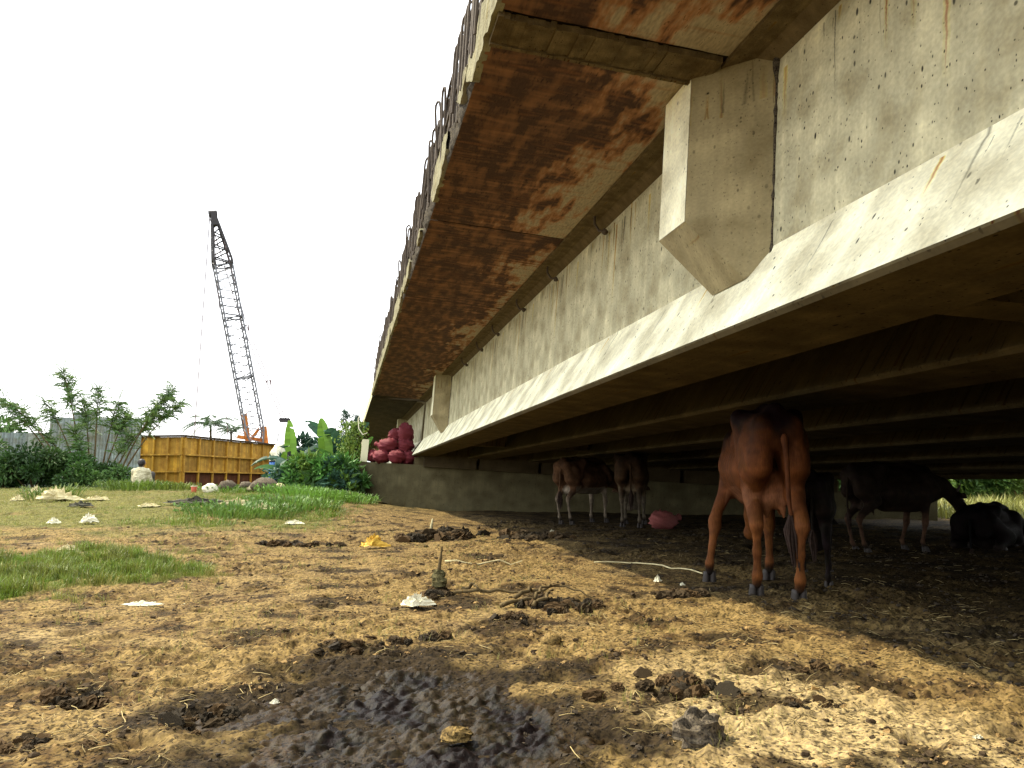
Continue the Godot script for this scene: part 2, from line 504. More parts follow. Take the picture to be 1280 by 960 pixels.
func make_ground() -> void:
	lowland = noise(1, 0.35, 3)
	clods = noise(2, 3.2, 4)
	crumbs = noise(3, 14.0, 3)
	patch = noise(4, 0.8, 4)
	blotch = noise(5, 1.7, 5)
	dents = noise(6, 2.6, 1, FastNoiseLite.TYPE_CELLULAR)
	dents.cellular_return_type = FastNoiseLite.RETURN_DISTANCE
	var xs := graded([[-800.0, -30.0, 150.0, 4.0], [-30.0, -3.0, 3.0, 0.05], [-3.0, 4.2, 0.016, 0.016], [4.2, 12.0, 0.02, 0.12], [12.0, 60.0, 0.2, 6.0], [60.0, 800.0, 6.0, 150.0]])
	var zs := graded([[-900.0, -60.0, 150.0, 4.0], [-60.0, -16.0, 3.5, 0.12], [-16.0, -6.0, 0.10, 0.02], [-6.0, -1.7, 0.017, 0.012], [-1.7, 6.0, 0.03, 0.5], [6.0, 60.0, 1.0, 10.0]])
	var nx := xs.size()
	var nz := zs.size()
	var v := PackedVector3Array(); v.resize(nx * nz)
	var c := PackedColorArray(); c.resize(nx * nz)
	var dry := Color(0.280, 0.195, 0.086)
	var pale := Color(0.45, 0.345, 0.19)
	var brown := Color(0.105, 0.064, 0.029)
	var dung := Color(0.040, 0.029, 0.016)
	var turf := Color(0.15, 0.155, 0.042)
	for j in nz:
		var z := zs[j]
		for i in nx:
			var x := xs[i]
			var k := j * nx + i
			v[k] = Vector3(x, ground_y(x, z), z)
			var b := blotch.get_noise_2d(x, z)
			var n := patch.get_noise_2d(x * 0.8 + 40.0, z * 0.8)
			var q := crumbs.get_noise_2d(x * 0.7, z * 0.7)
			var col := dry.lerp(brown, clampf(0.32 + 1.3 * b + 0.9 * q + 0.5 * n + 0.16 * smoothstep(0.8, -1.2, x) * smoothstep(-7.0, -3.0, z), 0.0, 0.95))
			# trodden pale ground in the lower right, along the shadow's edge
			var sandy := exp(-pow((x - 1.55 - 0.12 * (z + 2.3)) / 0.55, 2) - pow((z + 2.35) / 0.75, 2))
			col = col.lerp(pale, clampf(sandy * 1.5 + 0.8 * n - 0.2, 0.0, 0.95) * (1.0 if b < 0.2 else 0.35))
			# dung and mud trodden in under the deck, darkened further to paint the shade
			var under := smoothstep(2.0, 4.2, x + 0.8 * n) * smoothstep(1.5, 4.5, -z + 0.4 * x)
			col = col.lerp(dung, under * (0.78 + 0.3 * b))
			col = col.lerp(dung, clampf(smoothstep(0.22, 0.45, b + 0.35 * n) * 0.8, 0, 0.85))
			var m := mud_field(x, z)
			col = col.lerp(dung, smoothstep(-0.65, -0.05, m + 0.7 * b))
			var g := maxf(grass_field(x, z), smoothstep(16.0, 30.0, -z) * (1.0 - smoothstep(0.0, 4.0, x)))
			g = maxf(g, smoothstep(12.5, 17.0, x))
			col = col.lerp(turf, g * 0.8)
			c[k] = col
	var n := PackedVector3Array(); n.resize(nx * nz)
	for j in nz:
		for i in nx:
			var k := j * nx + i
			var i0 := maxi(i - 1, 0); var i1 := mini(i + 1, nx - 1)
			var j0 := maxi(j - 1, 0); var j1 := mini(j + 1, nz - 1)
			n[k] = Vector3(-(v[j * nx + i1].y - v[j * nx + i0].y) / (xs[i1] - xs[i0]), 1.0, -(v[j1 * nx + i].y - v[j0 * nx + i].y) / (zs[j1] - zs[j0])).normalized()
	var idx := PackedInt32Array(); idx.resize((nx - 1) * (nz - 1) * 6)
	var t := 0
	for j in nz - 1:
		for i in nx - 1:
			var a := j * nx + i
			idx[t] = a; idx[t + 1] = a + 1; idx[t + 2] = a + nx
			idx[t + 3] = a + 1; idx[t + 4] = a + nx + 1; idx[t + 5] = a + nx
			t += 6
	var arr := []
	arr.resize(Mesh.ARRAY_MAX)
	arr[Mesh.ARRAY_VERTEX] = v; arr[Mesh.ARRAY_NORMAL] = n; arr[Mesh.ARRAY_COLOR] = c; arr[Mesh.ARRAY_INDEX] = idx
	var m := ArrayMesh.new()
	m.add_surface_from_arrays(Mesh.PRIMITIVE_TRIANGLES, arr)
	tag(put("ground", m, M.soil), "", "", "", "structure")

func make_mud() -> void:    # the wet wallow, whose edge dips under the dry soil
	var st := 0.011
	var nx := int(2.2 / st)
	var nz := int(2.4 / st)
	var lump := noise(21, 5.0, 2)
	var ridge := noise(22, 11.0, 2)
	var spike := noise(23, 30.0, 3)
	var b := Build.new()
	for j in nz + 1:
		for i in nx + 1:
			var x := -0.8 + i * st
			var z := -4.05 + j * st
			var m := mud_field(x, z)
			var fray := m + 0.10 * ridge.get_noise_2d(x, z)
			var calm := smoothstep(-0.05, 0.30, m) * (0.35 + 0.9 * clampf(0.35 + patch.get_noise_2d(x * 3.0 + 7.0, z * 3.0), 0.0, 0.8))
			var h := land(x, z) + 0.055 * lowland.get_noise_2d(x, z) * smoothstep(1.0, 6.0, sqrt(x * x + z * z)) - 0.05 * smoothstep(-0.3, 0.5, m)
			h += calm * (0.040 * absf(lump.get_noise_2d(x, z)) + 0.024 * absf(ridge.get_noise_2d(x, z)) - 0.004) + 0.010 * spike.get_noise_2d(x, z) - 0.16 * smoothstep(0.10, -0.35, fray)
			var wet := blotch.get_noise_2d(x * 1.5 + 9.0, z * 1.5)
			b.col = Color(0.010, 0.0075, 0.0045).lerp(Color(0.042, 0.030, 0.018), clampf(0.35 + 1.8 * wet, 0, 1)).lerp(Color(0.060, 0.038, 0.019), smoothstep(0.35, 0.0, m) * 0.7)
			b.vert(Vector3(x, h, z))
	for j in nz:
		for i in nx:
			var a := j * (nx + 1) + i
			b.idx.append_array(PackedInt32Array([a, a + 1, a + nx + 1, a + 1, a + nx + 2, a + nx + 1]))
	tag(put("mud", b.mesh(), M.mud), "", "", "", "structure")

# ------------------------------------------------------------------ the bridge
const SK := 0.85        # the bridge is skewed: every cross member runs nearer by this much per metre to the right
const BSK := 1.25      # the bracket stubs are cut still more aslant
const FALL := 0.0798    # and its deck falls to the right

func deck_node(called: String, label: String, category: String) -> Node3D:
	var o := thing(called, label, category, Vector3(2.0, 1.596, 0))
	o.rotation.z = -FALL
	return o

# a section drawn in (u, v), run along z between skewed ends; uv in metres
func prism(profile: Array, z0: float, z1: float, closed := true, ends := true, skew := SK, step := 3.0) -> ArrayMesh:
	var b := Build.new()
	var n := profile.size()
	var run := 0.0
	var m := maxi(1, int((z1 - z0) / step))
	for k in (n if closed else n - 1):
		var p: Vector2 = profile[k]
		var q: Vector2 = profile[(k + 1) % n]
		var l := p.distance_to(q)
		for s in m:
			var fa := float(s) / m
			var fb := float(s + 1) / m
			var pa := Vector3(p.x, p.y, lerpf(z0, z1, fa) + skew * p.x); var pb := Vector3(p.x, p.y, lerpf(z0, z1, fb) + skew * p.x)
			var qa := Vector3(q.x, q.y, lerpf(z0, z1, fa) + skew * q.x); var qb := Vector3(q.x, q.y, lerpf(z0, z1, fb) + skew * q.x)
			b.quad(pa, qa, qb, pb, Vector2(pa.z, -run), Vector2(qa.z, -run - l), Vector2(qb.z, -run - l), Vector2(pb.z, -run))
		run += l
	if closed and ends:
		var poly := PackedVector2Array(profile)
		var tris := Geometry2D.triangulate_polygon(poly)
		for e in 2:
			var z := z0 if e == 0 else z1
			for t in range(0, tris.size(), 3):
				var f := []
				for k in 3:
					var p := poly[tris[t + k]]
					f.append(Vector3(p.x, p.y, z + skew * p.x))
				var out: float = (f[1] - f[0]).cross(f[2] - f[0]).z
				if (out > 0) == (e == 1): b.tri(f[0], f[1], f[2])
				else: b.tri(f[0], f[2], f[1])
	return b.mesh(false)

func girder(span: Node3D, u: float, z0: float, z1: float, lit: bool) -> void:  # lit: bright concrete tones; otherwise the copy darkened for shade
	# clockwise in (u, v) seen from +z: the faces that look left first
	var face := [Vector2(0.27, 0.54), Vector2(0.262, 0.51), Vector2(0.24, 0.475), Vector2(0.20, 0.40), Vector2(0.0, 0.035)]
	var web := [Vector2(0.27, 1.66), Vector2(0.27, 0.54)]
	var lip := [Vector2(0.05, 1.752), Vector2(0.05, 1.725), Vector2(0.19, 1.722), Vector2(0.27, 1.66)]
	var low := [Vector2(0.0, 0.035), Vector2(0.0, 0.022), Vector2(0.02, 0.0), Vector2(0.58, 0.0), Vector2(0.60, 0.02), Vector2(0.60, 0.05), Vector2(0.43, 0.50), Vector2(0.43, 1.66), Vector2(0.55, 1.72), Vector2(0.55, 1.752)]
	var at := Transform3D(Basis.IDENTITY, Vector3(u, 0, SK * u))
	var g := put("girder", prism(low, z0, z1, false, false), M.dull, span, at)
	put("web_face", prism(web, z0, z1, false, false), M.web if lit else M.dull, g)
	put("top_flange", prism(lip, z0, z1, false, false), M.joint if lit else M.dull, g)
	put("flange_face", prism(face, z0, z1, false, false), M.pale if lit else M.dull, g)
	var full := face + low.slice(1, 10) + lip
	full.reverse()
	var poly := PackedVector2Array(full)
	var tris := Geometry2D.triangulate_polygon(poly)
	for e in 2:
		var b := Build.new()
		for t in range(0, tris.size(), 3):
			var f := []
			for k in 3:
				var p := poly[tris[t + k]]
				f.append(Vector3(p.x, p.y, (z0 if e == 0 else z1) + SK * p.x))
			b.tri(f[0], f[1], f[2])
		put("end_face", b.mesh(false), M.dull, g)

var girder_at := [0.0, 1.45, 2.95, 4.45, 5.95, 7.45, 8.7]

func bracket_mesh(thick: float) -> ArrayMesh:   # the stub of the cross beam outside the first girder
	var pr := [Vector2(-0.07, 1.752), Vector2(-0.07, 0.78), Vector2(0.175, 0.37), Vector2(0.285, 0.50), Vector2(0.285, 1.752)]
	pr.reverse()
	return prism(pr, -thick, 0.0, true, true, BSK)

func make_span(called: String, label: String, z0: float, z1: float, near: bool) -> Node3D:
	var span := deck_node(called, label, "bridge")
	for u in girder_at:
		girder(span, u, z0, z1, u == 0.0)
	# deck slab above the inner bays, and its upper side
	put("deck_slab", prism([Vector2(-1.30, 1.775), Vector2(-1.30, 2.10), Vector2(10.5, 2.10), Vector2(10.5, 1.775)], z0, z1, true, true), M.shaded_concrete, span)
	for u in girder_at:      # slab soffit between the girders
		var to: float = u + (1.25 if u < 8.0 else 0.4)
		put("bay_soffit", prism([Vector2(u + 0.55, 1.760), Vector2(to + 0.05, 1.760)], z0, z1, false, false), M.shaded_concrete, span, Transform3D(Basis.IDENTITY, Vector3.ZERO))
	# cross beams between the girders, and the stubs outside
	var stations := [-17.95, -4.11, 9.6] if near else [z0 + 5.6, z0 + 19.2, z0 + 32.9]
	for i in girder_at.size() - 1:
		var ua: float = girder_at[i] + 0.33
		var ub: float = girder_at[i + 1] + 0.24
		put("end_beam", prism([Vector2(ua, 1.755), Vector2(ub, 1.755), Vector2(ub, -0.31), Vector2(ua, -0.31)], z0 + 0.15, z0 + 0.5) if near else prism([Vector2(ua, 1.755), Vector2(ub, 1.755), Vector2(ub, -0.31), Vector2(ua, -0.31)], z1 - 0.5, z1 - 0.15), M.shaded_concrete, span)
	for zs in stations:
		var bk := put("bracket", bracket_mesh(0.40), M.bracket, span, Transform3D(Basis.IDENTITY, Vector3(0, 0, zs)))
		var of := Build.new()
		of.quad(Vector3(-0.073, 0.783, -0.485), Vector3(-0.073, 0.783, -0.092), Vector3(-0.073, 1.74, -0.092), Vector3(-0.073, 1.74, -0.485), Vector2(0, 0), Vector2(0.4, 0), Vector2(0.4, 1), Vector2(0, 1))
		put("lit_outer_face", of.mesh(false), M.pale, bk)  # paler skin over the same concrete, painting the bracket's lit side
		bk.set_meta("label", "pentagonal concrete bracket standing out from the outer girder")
		for i in girder_at.size() - 1:
			var ua: float = girder_at[i] + 0.39
			var ub: float = girder_at[i + 1] + 0.21
			var pr := [Vector2(ua, 1.755), Vector2(ub, 1.755), Vector2(ub - 0.2, 0.10), Vector2(ua + 0.2, 0.06)]
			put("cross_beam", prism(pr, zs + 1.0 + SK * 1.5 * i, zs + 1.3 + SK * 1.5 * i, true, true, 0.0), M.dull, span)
	if near:
		return span
	put("soffit_panel", prism([Vector2(0.05, 1.755), Vector2(-1.36, 1.755)], z0, z1, false, false, 0.0), M.shaded_concrete, span)
	put("edge_strip", prism([Vector2(-1.36, 1.755), Vector2(-1.36, 2.2), Vector2(-1.2, 2.2)], z0, z1, false, false, 0.0), M.web, span)
	return span

func make_overhang(span: Node3D) -> void:
	# soffit cast in panels a little over three metres long; joints stand open 2 cm, with a proud strip at each
	var joints := [-23.6, -20.7, -17.4, -14.1, -10.85, -7.53, -4.25, -0.95, 2.35, 5.65, 8.95, 12.25, 15.2]
	var bumps := noise(81, 1.6, 4)
	for j in joints.size() - 1:
		var za: float = joints[j] + (0.30 if j == 5 + 1 else 0.012)
		var zb: float = joints[j + 1] - 0.012
		var n := maxi(6, int((zb - za) / (0.06 if zb < 0 and za > -12 else 0.25)))
		var rows := []
		var b := Build.new()
		var m := 24
		for r in n + 1:
			var z := lerpf(za, zb, float(r) / n)
			for k in m + 1:
				var u := lerpf(-1.36, 0.052, float(k) / m)
				var dip := 0.006 * bumps.get_noise_2d(u * 2.0, z * 2.0)
				b.vert(Vector3(u, 1.752 + dip, z), Vector2(float(k) / m, z / 13.0 + 0.37 * j))
		for r in n:
			for k in m:
				var a := r * (m + 1) + k
				b.idx.append_array(PackedInt32Array([a, a + m + 1, a + 1, a + 1, a + m + 1, a + m + 2]))
		put("soffit_panel", b.mesh(), M.soffit if joints[j] > -7.6 else M.soffit_far, span)
	# the rough strip left beside the joint above the near bracket
	var st := Build.new()
	for r in 40:
		var u0 := -1.36 + r * 0.0345
		var dv := 0.012 * bumps.get_noise_2d(u0 * 9.0, 3.0)
		st.box(xf(Vector3(u0 + 0.017, 1.735 + dv, -4.10 + 0.01 * bumps.get_noise_1d(u0 * 12.0))), Vector3(0.0345, 0.04, 0.26 + 0.03 * bumps.get_noise_1d(u0 * 8.0)))
	for r in 40:
		var u0 := -1.36 + r * 0.0345
		st.box(xf(Vector3(u0 + 0.017, 1.725, -4.235 + 0.006 * bumps.get_noise_1d(u0 * 30.0))), Vector3(0.0345, 0.05, 0.03))
	put("joint_strip", st.mesh(false), M.joint, span)
	# grime and mortar caught in the corner between web and bracket
	for zs in [-4.11, -17.95]:
		var sm := Build.new()
		var sp := []
		var sr := []
		for k in 30:
			var y := lerpf(0.50, 1.74, k / 29.0)
			sp.append(Vector3(0.268 + 0.006 * bumps.get_noise_1d(y * 9.0), y, zs + BSK * 0.268 + 0.004))
			sr.append(0.003 + 0.022 * absf(bumps.get_noise_1d(y * 9.0 + 3.0)) + 0.018 * smoothstep(1.45, 1.74, y))
		sm.tube(sp, sr, 6)
		put("corner_grime", sm.mesh(), M.spall, span)
	# raw broken edge of the slab behind the pale rendered face
	var e := Build.new()
	var rough := noise(82, 3.5, 4)
	var rows2 := []
	var zz := -24.0
	while zz < 15.2:
		var row := []
		for k in 7:
			var t := k / 6.0
			var u := -1.355 + 0.05 * rough.get_noise_3d(zz * 1.5, t * 1.2, 1.0) + 0.02 * rough.get_noise_3d(zz * 6.0, t * 4.0, 5.0)
			if k == 0: u = -1.28
			row.append(Vector3(u, lerpf(1.758, 2.12, t), zz))
		row.append(Vector3(-1.1, 2.13, zz))
		rows2.append(row)
		zz += 0.05 if zz > -14.0 and zz < 0.0 else 0.2
	e.loft(rows2)
	put("slab_edge", e.mesh(), M.spall, span)
	# pale face, broken away in places: [from, to, lowest, highest]
	var pieces := [[-5.05, 15.0, 1.75, 2.16], [-5.62, -5.06, 1.88, 2.14], [-7.35, -6.15, 1.76, 2.15], [-8.9, -8.45, 1.78, 2.05], [-11.3, -9.9, 1.83, 2.10], [-14.2, -11.35, 1.76, 2.14], [-24.0, -14.3, 1.75, 2.14]]
	for p in pieces:
		var f := Build.new()
		var rowsf := []
		var z: float = p[0]
		while z <= p[1]:
			var edge := minf(1.0, minf(z - p[0], p[1] - z) / 0.30)
			var rag := 0.05 * rough.get_noise_1d(z * 2.2) + 0.03 * rough.get_noise_1d(z * 9.0)
			var lo: float = p[2] - 0.012 + maxf(0.0, rag) + (1.0 - edge) * 0.16
			var hi: float = p[3] + 0.03 * rough.get_noise_1d(z * 5.0 + 60.0) - (1.0 - edge) * 0.10
			var u := -1.39 - 0.012 * rough.get_noise_1d(z * 3.0 + 20.0)
			rowsf.append([Vector3(u + 0.05, lo + 0.004, z), Vector3(u, lo, z), Vector3(u - 0.004, lerpf(lo, hi, 0.35), z), Vector3(u + 0.004, lerpf(lo, hi, 0.7), z), Vector3(u, hi, z), Vector3(u + 0.12, hi + 0.01, z)])
			z += 0.04 if z > -12.0 and z < 0.0 else 0.15
		if rowsf.size() < 2: continue
		f.loft(rowsf, false, true, 0.3, 0.06)
		put("edge_strip", f.mesh(false), M.edge, span)
	# starter bars for the parapet: hairpins in two planes, with bars laced along them
	var h := Build.new()
	var arc := []
	for k in 13:
		var t := k / 12.0
		if t < 0.34: arc.append(Vector3(0, lerpf(0.0, 0.64, t / 0.34), -0.055))
		elif t > 0.66: arc.append(Vector3(0, lerpf(0.64, 0.0, (t - 0.66) / 0.34), 0.055))
		else:
			var a := PI * (t - 0.34) / 0.32
			arc.append(Vector3(0, 0.64 + 0.065 * sin(a), -0.055 * cos(a)))
	h.tube(arc, [0.012], 5)
	var hair := h.mesh()
	var h2 := Build.new()
	var arc2 := []
	for p in arc: arc2.append(Vector3(0.09, p.y - 0.10, p.z * 0.8))
	h2.tube(arc2, [0.011], 5)
	var hair2 := h2.mesh()
	var i := 0
	var z := -23.6
	while z < -2.6:
		var lean := 0.07 * rng.randfn()
		put("starter_bar", hair if i % 3 else hair2, M.steel_bar, span, Transform3D(Basis.from_euler(Vector3(lean * 0.8, 0.3 * rng.randfn() + (0.5 if i % 3 == 0 else 0.0), 0.05 * rng.randfn())), Vector3(-1.36 + 0.012 * rng.randfn(), 2.0 + 0.025 * rng.randfn(), z)))
		z += 0.072 + 0.024 * rng.randf()
		i += 1
	for q in [[-1.375, 2.28], [-1.345, 2.45], [-1.375, 2.62], [-1.27, 2.36]]:
		var lb := Build.new()
		var pts := []
		for k in 60: pts.append(Vector3(q[0] + 0.006 * rng.randfn(), q[1] + 0.012 * rng.randfn(), lerpf(-23.8, -2.0, k / 59.0)))
		lb.tube(pts, [0.012], 5)
		put("lacing_bar", lb.mesh(), M.steel_bar, span)
	# bent tie hooks left below the top flange
	for hz in [-6.7, -8.45, -10.1, -11.9, -13.4, -15.2]:
		var hk := Build.new()
		hk.tube([Vector3(0.12, 1.73, hz), Vector3(0.13, 1.66, hz - 0.02), Vector3(0.17, 1.59, hz), Vector3(0.22, 1.58, hz + 0.03)], [0.012, 0.012, 0.011, 0.010], 6)
		hk.lump(Vector3(0.225, 1.58, hz + 0.02), Vector3(0.03, 0.03, 0.03), rough, 0.3, 5)
		put("tie_hook", hk.mesh(), M.steel_bar, span)

func make_pier() -> void:
	var o := deck_node("bridge_pier", "skewed grey concrete pier cap under the far end of the girders", "bridge pier")
	var top := -0.26
	# cap beam, its underside rising to the tip
	var pr := [Vector2(-1.50, top), Vector2(10.6, top), Vector2(10.6, -1.25), Vector2(9.0, -1.75), Vector2(0.6, -1.75), Vector2(-1.50, -1.28)]
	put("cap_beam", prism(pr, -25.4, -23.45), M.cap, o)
	put("cheek_wall", prism([Vector2(-1.50, top + 0.70), Vector2(-1.30, top + 0.70), Vector2(-1.30, top + 0.001), Vector2(-1.50, top + 0.001)], -25.4, -23.45), M.web, o)
	for u in girder_at:
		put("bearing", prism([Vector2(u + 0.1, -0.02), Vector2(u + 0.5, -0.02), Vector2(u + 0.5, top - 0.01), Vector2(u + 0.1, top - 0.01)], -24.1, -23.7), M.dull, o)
	for u in [1.4, 4.6, 7.8]:
		var b := Build.new()
		var cz: float = -24.4 + SK * u
		b.tube([Vector3(u, -1.7, cz), Vector3(u - 0.25, -4.5, cz)], [0.75, 0.75], 20)
		put("column", b.mesh(), M.shaded_concrete, o)

func make_sacks() -> void:
	# placed in deck axes: left of the girder's end, on the cap
	var sp := Transform3D(Basis.from_euler(Vector3(0, 0, -FALL)), Vector3(2.0, 1.596, 0))
	var n := noise(91, 1.6, 3)
	var set_ := [
		[Vector3(-0.86, -0.07, -24.25), Vector3(0.28, 0.20, 0.28), "lower left maroon net sack, below the round pinkish one, on the pier cap"],
		[Vector3(-0.42, -0.06, -23.95), Vector3(0.27, 0.21, 0.28), "middle sack of the bottom row on the pier cap"],
		[Vector3(-0.08, -0.05, -24.05), Vector3(0.24, 0.22, 0.26), "lower right maroon net sack on the pier cap, against the girder end"],
		[Vector3(-1.12, -0.06, -24.75), Vector3(0.24, 0.19, 0.26), "sack wedged at the back between the pile and the pale end wall"],
		[Vector3(-0.70, 0.29, -24.3), Vector3(0.33, 0.22, 0.28), "round pinkish sack, second row at the left of the pile"],
		[Vector3(-0.18, 0.31, -24.2), Vector3(0.25, 0.21, 0.26), "sack in the second row, under the tall upright one"],
		[Vector3(-0.20, 0.70, -24.30), Vector3(0.26, 0.33, 0.24), "tall upright maroon sack at the top right of the pile"], [Vector3(-0.48, 0.66, -24.6), Vector3(0.26, 0.20, 0.24), "sack lying at the top of the pile, behind the tall upright one"]]
	for s in set_:
		var b := Build.new()
		b.lump(Vector3.ZERO, s[1], n, 0.16, 16)
		for k in b.v.size():
			var p := b.v[k]
			b.v[k].x += 0.02 * n.get_noise_3dv(p * 12.0 + s[0] * 3.0)
			b.v[k] *= 1.0 + 0.16 * n.get_noise_3dv(p * 4.0 + s[0] * 9.0) + 0.10 * n.get_noise_3dv(p * 11.0 + s[0] * 5.0)
		var o := thing("sack", s[2], "sack", sp * s[0], 0.0, "sacks piled on the pier cap")
		o.rotation = Vector3(0, rng.randf() * 3.0, -FALL)
		put("bag", b.mesh(), M.sack, o)
		var neck := Build.new()
		var d := Vector3(s[1].x * 0.95, s[1].y * 0.15, 0)
		neck.tube([d * 0.85, d * 1.06, d * 1.16 + Vector3(0, 0.03, 0), d * 1.30 + Vector3(0, 0.05, 0.03)], [0.11, 0.05, 0.045, 0.08], 8)
		put("tied_neck", neck.mesh(), M.sack, o)

# ------------------------------------------------------------------ bodies: smooth joins of tapered capsules, meshed as surface nets
class Body:
	var bones := []

	func add(a: Vector3, b: Vector3, ra: float, rb := -1.0) -> void:
		bones.append([a, b, ra, rb if rb > 0.0 else ra])

	func chain(pts: Array, radii: Array) -> void:
		for i in pts.size() - 1: add(pts[i], pts[i + 1], radii[i], radii[i + 1])

	func pair(a: Vector3, b: Vector3, ra: float, rb := -1.0) -> void:
		add(a, b, ra, rb)
		add(Vector3(-a.x, a.y, a.z), Vector3(-b.x, b.y, b.z), ra, rb)

	func into(out: Build, cell: float, k: float, paint: Callable) -> void:
		var lo := Vector3.ONE * 1e9
		var hi := -lo
		for bn in bones:
			for e in 2:
				lo = lo.min(bn[e] - Vector3.ONE * (bn[2 + e] + 3.0 * cell))
				hi = hi.max(bn[e] + Vector3.ONE * (bn[2 + e] + 3.0 * cell))
		var nx := int((hi.x - lo.x) / cell) + 2
		var ny := int((hi.y - lo.y) / cell) + 2
		var nz := int((hi.z - lo.z) / cell) + 2
		var f := PackedFloat32Array()
		f.resize(nx * ny * nz)
		var reach := 4.5 * k
		for bn in bones:
			var a: Vector3 = bn[0]
			var ab: Vector3 = bn[1] - a
			var l2 := maxf(ab.length_squared(), 1e-9)
			var ra: float = bn[2]
			var dr: float = bn[3] - ra
			var rm := maxf(ra, bn[3]) + reach
			var q0: Vector3 = (a.min(bn[1]) - Vector3.ONE * rm - lo) / cell
			var q1: Vector3 = (a.max(bn[1]) + Vector3.ONE * rm - lo) / cell
			for z in range(maxi(0, int(q0.z)), mini(nz, int(q1.z) + 2)):
				for y in range(maxi(0, int(q0.y)), mini(ny, int(q1.y) + 2)):
					var row := (z * ny + y) * nx
					var p := lo + Vector3(0, y, z) * cell - a
					for x in range(maxi(0, int(q0.x)), mini(nx, int(q1.x) + 2)):
						var pa := Vector3(p.x + x * cell, p.y, p.z)
						var t := clampf(pa.dot(ab) / l2, 0.0, 1.0)
						var d := (pa - ab * t).length() - ra - dr * t
						if d < reach:
							f[row + x] += exp(-maxf(d, -reach) / k)
		var at := PackedInt32Array()
		at.resize(nx * ny * nz)
		at.fill(-1)
		var offs := [0, 1, nx, nx + 1, nx * ny, nx * ny + 1, nx * ny + nx, nx * ny + nx + 1]
		var edges := [[0, 1], [2, 3], [4, 5], [6, 7], [0, 2], [1, 3], [4, 6], [5, 7], [0, 4], [1, 5], [2, 6], [3, 7]]
		var corner := []
		for c in 8: corner.append(Vector3(c & 1, (c >> 1) & 1, c >> 2))
		for z in nz - 1:
			for y in ny - 1:
				var row := (z * ny + y) * nx
				for x in nx - 1:
					var i := row + x
					var m := 0
					if f[i] > 1.0: m += 1
					if f[i + 1] > 1.0: m += 1
					if f[i + nx] > 1.0: m += 1
					if f[i + nx + 1] > 1.0: m += 1
					if f[i + offs[4]] > 1.0: m += 1
					if f[i + offs[5]] > 1.0: m += 1
					if f[i + offs[6]] > 1.0: m += 1
					if f[i + offs[7]] > 1.0: m += 1
					if m == 0 or m == 8: continue
					var sum := Vector3.ZERO
					var n := 0
					for e in edges:
						var va := -log(maxf(f[i + offs[e[0]]], 1e-4))
						var vb := -log(maxf(f[i + offs[e[1]]], 1e-4))
						if (va < 0.0) != (vb < 0.0):
							sum += corner[e[0]].lerp(corner[e[1]], va / (va - vb))
							n += 1
					var p := lo + (Vector3(x, y, z) + sum / n) * cell
					out.col = paint.call(p)
					at[i] = out.vert(p)
		var st := [1, nx, nx * ny]
		for z in range(1, nz - 1):
			for y in range(1, ny - 1):
				var row := (z * ny + y) * nx
				for x in range(1, nx - 1):
					var i := row + x
					var inside := f[i] > 1.0
					for ax in 3:
						if (f[i + st[ax]] > 1.0) == inside: continue
						var u: int = st[(ax + 1) % 3]
						var w: int = st[(ax + 2) % 3]
						var a := at[i]; var b := at[i - u]; var c := at[i - u - w]; var d := at[i - w]
						if a < 0 or b < 0 or c < 0 or d < 0: continue
						if inside: out.idx.append_array(PackedInt32Array([a, c, b, a, d, c]))
						else: out.idx.append_array(PackedInt32Array([a, b, c, a, c, d]))

